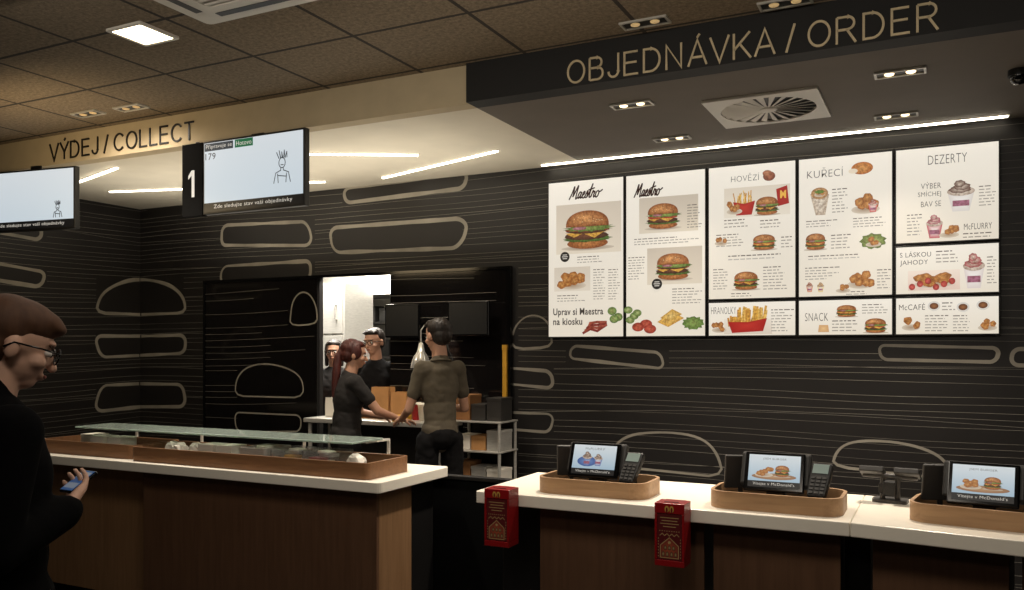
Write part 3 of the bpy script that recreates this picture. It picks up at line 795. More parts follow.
obj('board',B(-w,w,0,.04,0,.49),'blackmatte',t,bevel=.003)
A=Art(); A.rect(-.004,.13,.022,.31,WH,1); A.poly([(-.004,.31),(-.004,.275),(-.034,.25),(-.034,.275)],WH,1.4); A.make('numeral','artdim',t,(0,-.001,0))
obj('bracket',B(-.01,.01,.041,.058,.2,ZC-2.495+.005),'black',t)

# ============ counters ============
ZK=0.94; TH=0.055
top=bmesh.new(); prism(top,rrect(-7.1,-2.5,3.52,4.2,.03,4),ZK-TH,ZK)
obj('countertop',top,'top',label='cream solid-surface worktop of the collection counter',cat='counter top',bevel=.004)
top=bmesh.new(); prism(top,[(-1.96,3.54),(-1.95,3.52),(-.319,3.52),(-.319,4.22),(-1.96,4.22)],ZK-TH,ZK)
obj('countertop',top,'top',label='cream worktop of the ordering counter with payment stations',cat='counter top',bevel=.004)
top=bmesh.new(); prism(top,[(-.317,3.52),(1.2,3.31),(1.30,4.02),(-.317,4.22)],ZK-TH,ZK)
obj('countertop',top,'top',label='cream worktop section angled slightly toward the customers',cat='counter top',bevel=.004)
def cabinet(x0,x1,y0,y1,front,label,side=None,loc=(0,0,0),rz=0):
    t=thing('counter_cabinet',label,'counter',loc,rz)
    zt=ZK-TH
    obj('body',B(x0+.02,x1-.02,y0+.022,y1,.1,zt),'black',t)
    obj('front_panel',B(x0,x1,y0,y0+.02,.1,zt),front,t,bevel=.002)
    obj('plinth',B(x0+.03,x1-.03,y0+.06,y1-.02,0,.1),'black',t)
    if side: obj('end_panel',B(x1-.019,x1,y0+.021,y0+.32,.1,zt),side,t,bevel=.002)
    return t
cabinet(-4.24,-2.56,3.58,4.15,'wood_dark','dark oak veneered cabinet with lighter brown end panel',side='wood_tan')
cabinet(-5.7,-4.27,3.64,4.15,'wood_mid','oak veneered cabinet set slightly back under the collection counter')
cabinet(-7.1,-5.72,3.64,4.15,'wood_mid','oak veneered cabinet set slightly back under the collection counter')
cabinet(-1.66,-.90,3.60,4.15,'wood_dark','dark oak cabinet under the ordering counter')
cabinet(-.86,-.36,3.60,4.15,'wood_dark','dark oak cabinet under the ordering counter')
AR=math.radians(-7.9)
cabinet(.06,.52,.10,.60,'wood_dark','dark oak cabinet under the angled counter section',rz=AR,loc=(-.317,3.52,0))
cabinet(.56,1.3,.10,.60,'wood_dark','dark oak cabinet under the angled counter section',rz=AR,loc=(-.317,3.52,0))
obj('support_panel',B(-1.93,-1.67,3.75,4.15,0,ZK-TH),'black',label='black recessed support panel under the counter end',cat='panel',bevel=.003)
obj('support_panel',B(-.355,-.26,3.72,4.15,0,ZK-TH),'black',label='narrow black support panel between cabinets',cat='panel',bevel=.003)
t=thing('staff_gate','low black swing gate closing the gap between counters','gate',(-2.27,4.24,0))
obj('panel',B(-.40,.33,0,.03,.0,.86),'blackmatte',t,bevel=.004); obj('top_rail',B(-.405,.335,-.01,.04,.861,.885),'black',t,bevel=.004)
b=bmesh.new()
for zz in (.2,.65): tube(b,[(-.405,.015,zz),(-.405,.015,zz+.08)],.012)
obj('hinge',b,'steel',t)

def tray(w,d,h,loc,rz,label,group='oak station trays',r=.08,m='wood_tray'):
    t=thing('wooden_tray',label,'tray',loc,rz,group=group)
    n=12
    o=rrect(-w/2,w/2,0,d,r,n); i=rrect(-w/2+.014,w/2-.014,.014,d-.014,r-.014,n)
    x=obj('rim',ring(bmesh.new(),o,i,0,h),m,t,smooth=False)
    obj('base',prism(bmesh.new(),rrect(-w/2+.015,w/2-.015,.015,d-.015,r-.015,n),0.0,.012),'black',t)
    return t
def pos(loc,rz,kind):
    t=thing('pos_terminal','black tilted touchscreen till with a lit meal advert','cash register',loc,rz,group='till terminals')
    t.scale=(.95,.95,.95)
    m=Matrix.Translation((0,0,.075))@Matrix.Rotation(math.radians(-22),4,'X')
    hs=bmesh.new(); box(hs,-.150,.150,.026,.075,.02,.175,0,m); obj('housing',hs,'dgrey',t,bevel=.012)
    b=bmesh.new(); box(b,-.10,.10,.03,.13,0,.012); box(b,-.04,.04,.06,.11,.012,.14); obj('stand',b,'black',t,bevel=.004)
    b=bmesh.new(); box(b,-.128,.128,0,.02,-.01,.165,0,m); obj('screen_bezel',b,'black_gl',t,bevel=.006)
    A=Art(); A.vgrad(-.110,.034,.110,.152,C(170,196,214),C(222,230,234),1)
    if kind==0:
        cup(A,(-.06,.045,-.01,.12),2,C(60,90,150)); A.ell(-.035,.07,.05,.025,C(60,90,150),2,C(120,150,200)); cup(A,(.0,.05,.045,.11),2,C(80,110,170))
    else:
        A.ell(0,.055,.095,.014,C(150,110,80),2,C(190,150,110)); burger(A,(.0,.055,.07,.11),4); nuggets(A,(-.085,.05,.0,.10),3,7)
    A.text('JSEM BURGER' if kind else 'McFLURRY',(-.05,.128,.05,.139),DK,2,bold=-.01)
    A.rect(-.110,.006,.110,.034,C(20,20,22),1); A.text("Vítejte v McDonald's",(-.088,.012,.088,.028),WH,2,bold=-.012)
    o=A.make('screen','artdim',t); o.matrix_local=m@Matrix.Translation((0,-.001,0))
def payterm(loc,rz):
    t=thing('card_payment_terminal','black card payment terminal with keypad on a stand','card reader',loc,rz,group='card payment terminals')
    t.scale=(1.05,1.05,1.0)
    m2=Matrix.Translation((0,.0,.10))@Matrix.Rotation(math.radians(52),4,'X')
    def X(b): bmesh.ops.transform(b,matrix=m2,verts=b.verts[:]); return b
    b=bmesh.new(); prism(b,[(-.034,-.075),(.034,-.075),(.039,0),(.041,.08),(-.041,.08),(-.039,0)],0,.032); obj('body',X(b),'black',t,bevel=.007)
    b=bmesh.new(); box(b,-.03,.03,.0,.05,0,.008); tube(b,[(0,.025,.008),(0,.01,.085)],.012); obj('stand',b,'black',t)
    b=bmesh.new(); box(b,-.03,.03,.03,.072,.0325,.034); obj('display',X(b),'lcd',t)
    b=bmesh.new()
    for i in range(3):
        for j in range(5): box(b,-.028+i*.021,-.013+i*.021,-.065+j*.017,-.055+j*.017,.0325,.037)
    obj('keypad',X(b),'dgrey',t,label='grey rubber keypad')
def station(cx,fy,w,rz,kind,off=0):
    tray(w,.30,.072,(cx,fy,ZK),rz,'rounded pale oak tray rim around a till station')
    R3=Matrix.Rotation(rz,3,'Z')
    def q(x,y): v=R3@Vector((x,y,0)); return (cx+v.x,fy+v.y,ZK+.012)
    pos(q(off,.08),rz,kind)
    payterm(q(off+.182,.12),rz-.15)
    t=thing('staff_touchscreen','dark angled back of a staff side touchscreen','screen',q(off-.165,.235),rz+.35,group='staff touchscreens')
    m=Matrix.Translation((0,0,.04))@Matrix.Rotation(math.radians(16),4,'X')
    b=bmesh.new(); box(b,-.07,.07,0,.016,.0,.155,0,m); obj('screen_back',b,'dgrey',t,bevel=.006)
    b=bmesh.new(); box(b,-.03,.03,-.02,.03,0,.01); box(b,-.01,.01,-.002,.012,.01,.12); obj('foot',b,'black',t)
station(-1.43,3.61,.53,0,0,-.01)
station(-.62,3.59,.53,0,1,-.01)
station(.15,3.61,.56,AR,1,-.03)
t=thing('receipt_reader_stand','low wide black bracket carrying small card reader and scanner','card reader',(-.205,4.07,ZK),-.1)
b=bmesh.new(); prism(b,rrect(-.07,.07,-.04,.06,.02,4),0,.014); tube(b,[(-.03,0,.01),(-.03,0,.11)],.011); tube(b,[(.03,0,.01),(.03,0,.11)],.011); tube(b,[(-.11,0,.112),(.11,0,.112)],.011); obj('stand',b,'dgrey',t)
for sx in (-.07,.07):
    m=Matrix.Translation((sx,-.01,.130))@Matrix.Rotation(math.radians(-25),4,'X'); b=bmesh.new(); box(b,-.050,.050,-.038,.038,-.012,.014,0,m); obj('reader_head',b,'dgrey',t,bevel=.005)
b=bmesh.new(); box(b,-.025,.025,-.025,.025,.03,.09); box(b,-.045,-.024,-.018,.018,.04,.08); obj('clamp',b,'black',t,bevel=.003)
for (px,py) in ((499,515),(671,528)):
    p=atY(px,py,3.44)
    t=thing('donation_box','red plastic charity collection box hooked on the counter edge','donation box',(p.x,3.415,ZK-.222),0,group='red donation boxes')
    w=.062
    b=bmesh.new(); box(b,-w,w,.0,.1,0,.025); box(b,-w,w,.0,.1,.215,.257); box(b,-w,-w+.010,0,.1,.025,.215); box(b,w-.010,w,0,.1,.025,.215); box(b,-w+.010,w-.010,.088,.1,.025,.215)
    obj('body',b,'red',t,bevel=.002)
    obj('window',B(-w+.011,w-.011,.004,.008,.026,.214),'clear',t)
    b=bmesh.new(); box(b,-w+.02,w-.02,.1005,.105,.2,.257); obj('hook',b,'red',t)
    b=bmesh.new(); box(b,-.03,.03,.03,.038,.2572,.259); obj('coin_slot',b,'black',t)
    A=Art(); A.rect(-w+.011,.027,w-.011,.213,C(104,16,18),0.2)
    k=C(206,168,108); k2=C(70,16,16); k3=C(150,60,40)
    A.poly([(-.038,.035),(.038,.035),(.038,.085),(0,.118),(-.038,.085)],k3,.8,C(190,90,50))
    A.line([(-.038,.035),(-.038,.085),(0,.118),(.038,.085),(.038,.035),(-.038,.035)],.003,k,1.4)
    for xx in (-.026,-.009,.009,.026): A.poly([(xx-.006,.040),(xx+.006,.040),(xx+.006,.055),(xx,.062),(xx-.006,.055)],k2,1.6,k)
    for xx in (-.017,0,.017): A.poly([(xx-.006,.068),(xx+.006,.068),(xx+.006,.080),(xx,.087),(xx-.006,.080)],k2,1.6,k)
    A.ell(0,.098,.006,.006,k,1.6,n=10)
    for i in range(4): A.line([(-.040+i*.020,.124),(-.030+i*.020,.134),(-.020+i*.020,.124)],.0025,k,1.4)
    for i in range(9): A.ell(-.04+.01*i,.144,.0022,.0022,k,1.4,n=6)
    for s_ in (-1,1):
        for i in range(7): A.ell(s_*.046,.04+.012*i,.0022,.0022,k,1.4,n=6)
    for i,wd in enumerate((.038,.032,.038,.026)): A.line([(-wd,.198-.012*i),(wd,.198-.012*i)],.003,k,1)
    A.make('printed_insert','artoff',t,(0,.0025,0))
    ob=Art(); ob.ell(-.01,.234,.009,.014,YEL,1,n=14); ob.ell(.01,.234,.009,.014,YEL,1.2,n=14); ob.ell(-.01,.230,.0045,.011,C(130,16,18),1.5,n=12); ob.ell(.01,.230,.0045,.011,C(130,16,18),1.6,n=12)
    ob.make('emblem','artoff',t,(0,-.0008,0))

# ---- collection counter items
tray(1.72,.38,.085,(-3.46,3.56,ZK),0,'long shallow oak tray holding napkins and condiment bins',group='oak counter trays',r=.03,m='wood_trayd')
tray(.86,.38,.085,(-4.80,3.60,ZK),0,'shorter oak tray farther along the counter',group='oak counter trays',r=.03,m='wood_trayd')
t=thing('glass_sneeze_shelf','long greenish glass shelf on steel posts above the counter','shelf',(-3.85,3.64,ZK))
obj('glass_plate',B(-1.08,1.09,0,.28,.165,.177),'glass',t,bevel=.003)
for x in (-1.02,-.42,.42,1.03):
    b=bmesh.new(); tube(b,[(x,.42,0),(x,.42,.15),(x,.26,.158)],.010); box(b,x-.02,x+.02,.18,.28,.150,.1645); tube(b,[(x,.42,0),(x,.42,.006)],.024); obj('post',b,'steel',t,smooth=False)
for x,c in ((-3.2,'clear'),(-2.98,'clear'),(-3.42,'steel')):
    t=thing('condiment_bin','open rectangular condiment bin standing in the tray','container',(x,3.67,ZK+.012),group='condiment bins')
    b=bmesh.new(); ring(b,rrect(-.095,.095,-.06,.16,.015,3),rrect(-.09,.09,-.055,.155,.012,3),0,.105); obj('walls',b,c,t)
    obj('bottom',prism(bmesh.new(),rrect(-.089,.089,-.054,.154,.012,3),.0,.004),c,t)
    for k in range(6):
        b=bmesh.new(); m=Matrix.Translation((random.uniform(-.03,.03),random.uniform(0,.08),.005+.017*k))@Matrix.Rotation(random.uniform(-.5,.5),4,'Z'); box(b,-.045,.045,-.03,.03,0,.016,0,m)
        obj('sauce_packet',b,random.choice(['white','red','yellow','white','white']),label='small flat sauce packet lying in a bin',cat='sauce packet',loc=(x,3.67,ZK+.012),bevel=.003,group='sauce packets')
for k,(nx,ny) in enumerate(((-4.02,3.66),(-3.93,3.69),(-4.12,3.69),(-2.76,3.68))):
    b=bmesh.new(); ell(b,(0,0,.044),(.052,.038,.050),seg=14)
    for v in b.verts: v.co+=Vector((noise.noise(v.co*40+Vector((k,0,0))),noise.noise(v.co*40+Vector((0,k+5,0))),noise.noise(v.co*40)))*.014
    obj('crumpled_napkin',b,'white',label='crumpled white paper napkin in the tray',cat='napkin',loc=(nx,ny,ZK+.022),group='paper napkins')
for k,lc in enumerate(((-3.66,3.70),(-3.80,3.70),(-4.62,3.74),(-4.78,3.74),(-4.95,3.8))):
    b=bmesh.new()
    for j in range(13): box(b,-.06+random.uniform(-.003,.003),.06,-.06,.06,.008*j,.008*j+.007)
    obj('napkin_stack',b,'white',label='folded stack of white paper napkins in the tray',cat='napkins',loc=(lc[0],lc[1],ZK+.012),group='napkin stacks')

# ============ kitchen pass ============
CY=5.76
def papercup(loc,c,lab,h=.13):
    t=thing('paper_cup',lab,'cup',loc,group='paper cups')
    obj('body',lathe(bmesh.new(),[(.001,0),(.03,0),(.042,h),(.044,h),(.044,h-.004)],20),c,t,smooth=True)
    obj('lid',lathe(bmesh.new(),[(.0445,h-.003),(.046,h+.004),(.036,h+.012),(.001,h+.012)],20),'white',t,smooth=True)
t=thing('pass_counter','stainless steel preparation counter by the kitchen opening','counter',(-4.08,CY,0))
obj('worktop',B(-.68,.66,-.14,.19,1.0,1.035),'steel',t,bevel=.004)
b=bmesh.new(); box(b,-.66,.64,-.10,.17,.28,.3); box(b,-.66,.64,-.10,.17,.65,.67); box(b,-.66,.64,.15,.17,.3,1.0); obj('shelves',b,'dgrey',t)
for x in (-.64,.62):
    for y in (-.10,.16):
        b=bmesh.new(); tube(b,[(x,y,0),(x,y,1.0)],.016); obj('leg',b,'steel',t)
def bag(loc,w,h,lab,m='paper'):
    b=bmesh.new(); d=w*.6
    P0=[(-w/2,-d/2),(w/2,-d/2),(w/2,0),(w/2,d/2),(-w/2,d/2),(-w/2,0)]
    V=[]
    for zz,s in ((0,1),(.6*h,1.02),(h,.97)):
        V.append([b.verts.new((x*s*(0.86 if abs(y)<.001 and zz>0 else 1),y*s,zz+random.uniform(-.004,.004)*(zz>0))) for x,y in P0])
    b.faces.new(V[0][::-1])
    for a,c in zip(V,V[1:]):
        for i in range(6): b.faces.new((a[i],a[(i+1)%6],c[(i+1)%6],c[i]))
    o=obj('paper_bag',b,m,label=lab,cat='paper bag',loc=loc,group='takeaway bags'); md=o.modifiers.new('s','SOLIDIFY'); md.thickness=.0015
bag((-4.13,CY+.11,1.036),.17,.26,'open brown paper takeaway bag on the steel counter')
bag((-3.95,CY+.11,1.036),.15,.22,'open brown paper takeaway bag on the steel counter')
bag((-4.62,CY+.11,1.036),.15,.16,'white paper takeaway bag on the steel counter','white')
for i,x in enumerate((-3.80,-3.70,-3.58,-3.48)): papercup((x,CY+.10-.06*(i%2),1.036),('redcup','white','white','redcup')[i],'paper drink cup with lid on the steel counter')
for i,x in enumerate((-4.42,-4.28,-3.82)):
    b=bmesh.new(); box(b,-.06,.06,-.05,.05,0,.045); box(b,-.062,.062,-.052,.052,.036,.05)
    obj('burger_box',b,('white','cardbrown','yellow')[i],label='small closed cardboard burger box on steel counter',cat='food box',loc=(x,CY+.10 if i<2 else CY-.08,1.036),bevel=.004,group='burger boxes')
def kscreen(x,y,w,h,zc,lab,rz,back=None):
    t=thing('kitchen_monitor',lab,'screen',(x,y,zc-h/2),rz,group='kitchen monitors')
    obj('panel',B(-w/2,w/2,0,.03,0,h),'black_gl',t,bevel=.006)
    b=bmesh.new(); box(b,-.04,.04,.031,.04,h*.3,h*.7)
    tube(b,[(0,.038,h*.5),(0,back-y,h*.5)],.014); box(b,-.04,.04,back-y-.006,back-y,h*.35,h*.65)
    obj('arm',b,'dgrey',t)
    A=Art(); A.rect(-w/2+.012,.014,w/2-.012,h-.012,C(20,20,20),1)
    A.make('screen','artoff',t,(0,-.001,0))
kscreen(-3.90,5.80,.33,.27,1.835,'black order monitor mounted on the glossy panel',.0,YB-.031)
kscreen(-3.30,5.82,.36,.27,1.845,'black order monitor mounted on the glossy panel',.0,YB-.031)
p=atY(421,368,5.78)
t=thing('heat_lamp','chrome dome heat lamp on an arm over the steel counter','lamp',(p.x,5.78,p.z),group='heat lamps')
obj('lamp_shade',lathe(bmesh.new(),[(.085,0),(.080,.03),(.060,.09),(.032,.13),(.018,.20),(.001,.202)],28),'chrome',t,smooth=True)
obj('bulb',lathe(bmesh.new(),[(.001,-.012),(.038,-.002),(.048,.02),(.015,.07)],18),'bulbhot',t,smooth=True)
obj('arm',tube(bmesh.new(),[(0,0,.202),(0,0,.30),(0,.05,.34),(0,YB-.031-5.78,.34)],.006),'chrome',t)
t=thing('steel_wall_cabinet','stainless steel cabinet column inside the kitchen','cabinet',(-5.88,7.2,0))
obj('body',B(-.33,.33,0,.5,.1,2.3),'steel',t,bevel=.004)
for z0,z1 in ((.15,1.15),(1.17,1.75),(1.77,2.25)):
    d=obj('door',B(-.31,.31,-.02,-.001,z0,z1),'steel',t,bevel=.004)
    obj('handle',tube(bmesh.new(),[(.24,-.021,z0+.15),(.24,-.05,z0+.16),(.24,-.05,z0+.3),(.24,-.021,z0+.31)],.008),'chrome',d)
obj('plinth',B(-.31,.31,.03,.48,0,.1),'black',t)
t=thing('extractor_hood','stainless steel extractor hood high on the kitchen wall','extractor hood',(-5.95,8.6,2.22))
b=bmesh.new(); pts=[(-.8,-.7,0),(.8,-.7,0),(.8,0,0),(-.8,0,0)]; tp=[(-.6,-.35,.35),(.6,-.35,.35),(.6,0,.35),(-.6,0,.35)]
va=[b.verts.new(q) for q in pts]; vb=[b.verts.new(q) for q in tp]
b.faces.new(va[::-1]); b.faces.new(vb)
for i in range(4): b.faces.new((va[i],va[(i+1)%4],vb[(i+1)%4],vb[i]))
obj('canopy',b,'steel',t,bevel=.004); obj('duct',B(-.2,.2,-.3,-.02,.351,.58),'steel',t)
for zs in (1.5,1.90):
    t=thing('wall_shelf','stainless steel shelf mounted on the tiled kitchen wall','shelf',(-5.9,8.6,zs),group='kitchen wall shelves')
    obj('board',B(-.85,.85,-.4,0,0,.03),'dgrey',t,bevel=.003)
    for x in (-.7,.7): obj('bracket',B(x-.01,x+.01,-.35,0,-.15,0),'steel',t)
    for i in range(8):
        x=-6.62+i*.2; h=random.uniform(.10,.24)
        b=bmesh.new(); box(b,-.07,.07,-.09,.09,0,h); box(b,-.074,.074,-.094,.094,h-.03,h+.004)
        obj('storage_box',b,random.choice(['cardbrown','steel','dgrey','redcup','dgrey','black']),label='lidded storage box on the kitchen shelf',cat='box',loc=(x,8.38,zs+.031),bevel=.003,group='storage boxes')
RX=-3.10
t=thing('storage_rack','low steel rack holding lids, cups and boxes beside the opening','rack',(RX,5.70,0))
for x in (-.20,.20):
    for y in (-.12,.14):
        b=bmesh.new(); tube(b,[(x,y,0),(x,y,1.06)],.012); obj('leg',b,'steel',t)
obj('back_panel',B(-.20,.20,.152,.16,.1,1.06),'black',t)
for zz in (.32,.6,.84,1.06): obj('shelf',B(-.215,.215,-.135,.16,zz,zz+.012),'steel',t,bevel=.003)
for zz in (.333,.613,.853,1.073):
    for k in range(3):
        hh=random.uniform(.10,.19); x=RX-.13+.132*k
        b=bmesh.new(); box(b,-.060,.060,-.08,.1,0,hh); box(b,-.062,.062,-.083,.103,hh-.02,hh+.002)
        obj('carton',b,random.choice(['white','cardbrown','dgrey','steel','black','steel','paper']),label='small carton of cups and lids on the rack',cat='carton',loc=(x,5.70,zz),bevel=.002,group='cartons on the rack')
b=bmesh.new()
box(b,0,.035,-.012,.012,.9,1.63); box(b,-.003,.038,-.015,.015,1.6,1.64)
obj('trim_4',b,'yellow',loc=(OX1-.040,YB-.048,0),kind='structure')

# ============ people ============
def remesh(bm,vox,it=4):
    me=mesh_from_bm(bm,'tmp'); o=bpy.data.objects.new('tmp',me); COL.objects.link(o)
    r=o.modifiers.new('r','REMESH'); r.mode='VOXEL'; r.voxel_size=vox; r.use_smooth_shade=True
    s=o.modifiers.new('s','SMOOTH'); s.factor=.5; s.iterations=it
    bpy.context.view_layer.update(); dg=bpy.context.evaluated_depsgraph_get()
    m=bpy.data.meshes.new_from_object(o.evaluated_get(dg)); bpy.data.objects.remove(o)
    for p in m.polygons: p.use_smooth=True
    return m
def displace(m,fn):
    N=[v.normal.copy() for v in m.vertices]; K=[v.co.copy() for v in m.vertices]
    out=[]
    for k,n in zip(K,N):
        q=k+n*fn(k); out+= [q.x,q.y,q.z]
    m.vertices.foreach_set('co',out); m.update(); return m
def wrinkle(m,amp,sc=9):
    return displace(m,lambda q: amp*1.6*abs(noise.noise(Vector((q.x*sc,q.y*sc,q.z*sc*1.8)))+.5*noise.noise(Vector((q.x*sc*2.3,q.y*sc*2.3,q.z*sc*3+7)))))
def person(label,loc,phi,height,pose,shirt='shirtblk',trous='trouser',hair='short',haircol='hair_dk',sleeve='short',glasses=False,coat=False,vox=.006,collar=None,skin='skin'):
    s=height/1.75; V=Vector
    lean=pose.get('lean',0); piv=V((0,0,.98))
    RL=Matrix.Rotation(-lean,3,'X')
    def T(p): p=V(p); return (piv+RL@(p-piv)) if p.z>.98 else p
    wd=pose.get('wide',1.0)
    sh={1:T((.172*wd,0,1.42)),-1:T((-.172*wd,0,1.42))}
    el={1:V(pose['Rel']),-1:V(pose['Lel'])}; wr={1:V(pose['Rwr']),-1:V(pose['Lwr'])}
    nb=T((0,-.005,1.45)); nt=T((0,.015,1.535))
    yaw,pit=pose.get('head',(0,0))
    MH=Matrix.Translation(nt)@Matrix.Rotation(yaw,4,'Z')@Matrix.Rotation(-pit,4,'X')@Matrix.Rotation(pose.get('roll',0),4,'Y')
    RT=Matrix.Rotation(-lean,4,'X')
    sl=pose.get('slim',1.0)
    def torso(b,i,lowz=True):
        ell(b,T((0,0,1.30)),(.156*wd+i,.105*sl+i,.19+i),RT); ell(b,T((0,0,1.12)),(.134*wd+i,.098*sl+i,.17+i),RT); ell(b,T((0,-.005,.99)),(.150*wd+i,.108*sl+i,.13+i))
        cap(b,T((-.13*wd,-.005,1.405)),T((.13*wd,-.005,1.405)),.048+i,.048+i); cap(b,T((0,-.01,1.40)),T((0,-.005,1.46)),.082+i*.7,.055+i*.5)
        for g in (-1,1): ell(b,T((g*.07,.05,1.3)),(.07+i,.05+i,.09+i),RT)
    aw=pose.get('arm',1.0)
    def arm(b,g,i,k):
        cap(b,sh[g],sh[g].lerp(el[g],min(1,k)),.050*aw+i,(.050+(.040-.050)*min(1,k))*aw+i)
        if k>1: cap(b,el[g],el[g].lerp(wr[g],k-1),.039*aw+i,(.039+(.027-.039)*(k-1))*aw+i)
    def legs(b,i,foot=True):
        for g in (-1,1):
            hip=V((g*.085,0,.93));kn=V((g*.095,.015,.50));an=V((g*.1,-.02,.085))
            cap(b,hip,kn,.085*wd+i,.056+i); cap(b,kn,an,.054+i,.036+i)
            if foot: cap(b,an+V((0,-.02,-.045)),an+V((g*.015,.15,-.055)),.036,.028)
    b=bmesh.new(); torso(b,0)
    for g in (-1,1): arm(b,g,0,2)
    legs(b,0); cap(b,nb,nt+(nt-nb)*.3,.055,.051)
    def HP(p): return MH@V(p)
    R4=MH.to_3x3().to_4x4()
    def he(c,r): ell(b,HP(c),r,R4)
    he((0,.0,.125),(.075,.092,.090)); he((0,.030,.075),(.060,.064,.076)); he((0,.048,.022),(.034,.036,.026))
    cap(b,HP((0,.094,.10)),HP((0,.110,.066)),.007,.012); he((0,.088,.125),(.045,.012,.010))
    he((0,.089,.038),(.022,.012,.010))
    for g in (-1,1): he((g*.076,-.005,.09),(.011,.019,.030)); he((g*.038,.058,.07),(.024,.03,.02))
    def hand(g,d,n,curl):
        d=V(d).normalized(); n=V(n); n=(n-d*n.dot(d)).normalized(); sd=d.cross(n).normalized()
        w=wr[g]; th=pose.get('th%d'%g,1)
        for k in (-1.5,-.5,.5,1.5): cap(b,w+d*.0+sd*k*.010,w+d*.080+sd*k*.019,.016,.0125)
        for k,L in zip((1.5,.5,-.5,-1.5),(.064,.075,.070,.055)):
            kk=k*th; p=w+d*.084+sd*kk*.0215; a=curl*.5
            for q,rr in zip((.45,.3,.25),(.0088,.0080,.0072)):
                dd=(d*math.cos(a)+n*math.sin(a)+sd*kk*.04).normalized(); p2=p+dd*L*q; cap(b,p,p2,rr,rr*.93); p=p2; a+=curl
        p=w+d*.03+sd*th*.027; d1=(d*.62+sd*th*.62+n*.4).normalized(); p2=p+d1*.040; cap(b,p-d1*.01,p2,.0125,.0100); d2=(d*.85+sd*th*.1+n*.5).normalized(); cap(b,p2,p2+d2*.03,.0098,.0084)
    for g,k in ((1,'Rh'),(-1,'Lh')):
        d,n,c=pose[k]; hand(g,d,n,c)
    me=remesh(b,vox,3)
    body=obj('person',me,skin,label=label,cat='person',loc=loc,rot=(0,0,phi)); body.scale=(s,s,s)
    def part(name,me,m,parent=body,lab=None,smooth=True,bev=0): return obj(name,me,m,parent,label=lab,smooth=smooth,bevel=bev)
    inf=.028 if coat else .012
    b=bmesh.new(); torso(b,inf)
    for g in (-1,1): arm(b,g,inf*(.7 if coat else .9),2.0 if sleeve=='long' else .62)
    if coat:
        for g in (-1,1): cap(b,wr[g],wr[g]+(wr[g]-el[g]).normalized()*.020,.038,.038)
        for zz,rx,ry in ((1.10,.185,.150),(.98,.205,.165),(.86,.215,.175),(.74,.225,.182),(.62,.23,.188)): ell(b,V((0,-.005,zz)),(rx,ry,.14))
        cap(b,T((0,-.025,1.44)),T((0,-.022,1.50)),.088,.074)
        me=remesh(b,vox*1.4,16)
    else: me=wrinkle(remesh(b,vox*1.3,6),.005)
    part('coat' if coat else 'shirt',me,shirt)
    b=bmesh.new(); legs(b,.014,False); ell(b,(0,-.005,.96),(.160*wd,.12,.10)); part('trousers',wrinkle(remesh(b,vox*1.4,4),.006),trous)
    for g in (-1,1):
        b=bmesh.new(); cap(b,(g*.1,-.045,.045),(g*.115,.14,.04),.046,.036); cap(b,(g*.1,-.02,.06),(g*.1,-.02,.12),.045,.043)
        for v in b.verts: v.co.z=max(v.co.z,.001)
        part('shoe',remesh(b,.008,2),'shoe')
    for g in (-1,1):
        b=bmesh.new(); ell(b,HP((g*.031,.0815,.098)),(.0125,.0125,.009),R4,12); e=part('eye',b,'eye')
        b=bmesh.new(); ell(b,HP((g*.031,.0915,.097)),(.0062,.0045,.0062),R4,10); part('iris',b,'iris',e)
        b=bmesh.new(); cap(b,HP((g*.015,.093,.117)),HP((g*.048,.080,.119)),.0045,.0035); part('eyebrow',b,haircol)
    b=bmesh.new(); cap(b,HP((-.015,.0965,.040)),HP((.015,.0965,.040)),.0048,.0048); part('lips',b,'lips')
    b=bmesh.new()
    ell(b,HP((0,-.020,.143)),(.083,.088,.081),R4); ell(b,HP((0,-.042,.098)),(.075,.063,.070),R4)
    if hair=='quiff':
        ell(b,HP((0,.005,.160)),(.081,.092,.062),R4); ell(b,HP((0,.045,.172)),(.070,.060,.036),R4); ell(b,HP((.005,.078,.166)),(.054,.036,.022),R4)
    if hair=='short':
        ell(b,HP((0,.025,.178)),(.068,.062,.036),R4)
        for k in range(9):
            a=-.05+.10*k/8; cap(b,HP((a,.02,.20)),HP((a*1.1,.075,.178+.006*math.sin(k*2.7))),.011,.006)
    if hair in('long','tail'):
        ell(b,HP((0,.025,.178)),(.070,.058,.034),R4)
        for g in (-1,1): ell(b,HP((g*.068,.01,.12)),(.02,.045,.06),R4)
    if hair=='tail':
        cap(b,HP((0,-.085,.12)),HP((.0,-.115,.07)),.030,.030); cap(b,HP((0,-.115,.07)),HP((.01,-.118,-.06)),.030,.034); cap(b,HP((.01,-.118,-.06)),HP((.015,-.122,-.24)),.034,.013)
    if hair=='long':
        for g in (-1,1): cap(b,HP((g*.07,-.01,.11)),HP((g*.075,.0,-.03)),.026,.02)
        ell(b,HP((0,-.06,.03)),(.075,.045,.09),R4)
    if hair=='quiff': hm=remesh(b,.0045,22)
    else: hm=displace(remesh(b,.0045,5),lambda q: noise.noise(V((q.x*90,q.y*90,q.z*16)))*.003)
    part('hair',hm,haircol)
    if glasses:
        b=bmesh.new()
        for g in (-1,1):
            pts=[HP((g*.034+.025*math.cos(a*math.pi/10),.106,.096+.020*math.sin(a*math.pi/10))) for a in range(21)]; tube(b,pts,.0022,8)
            tube(b,[HP((g*.059,.105,.103)),HP((g*.081,.06,.104)),HP((g*.085,-.005,.102)),HP((g*.085,-.025,.085))],.0024,8)
        tube(b,[HP((-.01,.107,.1)),HP((0,.110,.103)),HP((.01,.107,.1))],.0022,8); part('glasses',b,'black_gl')
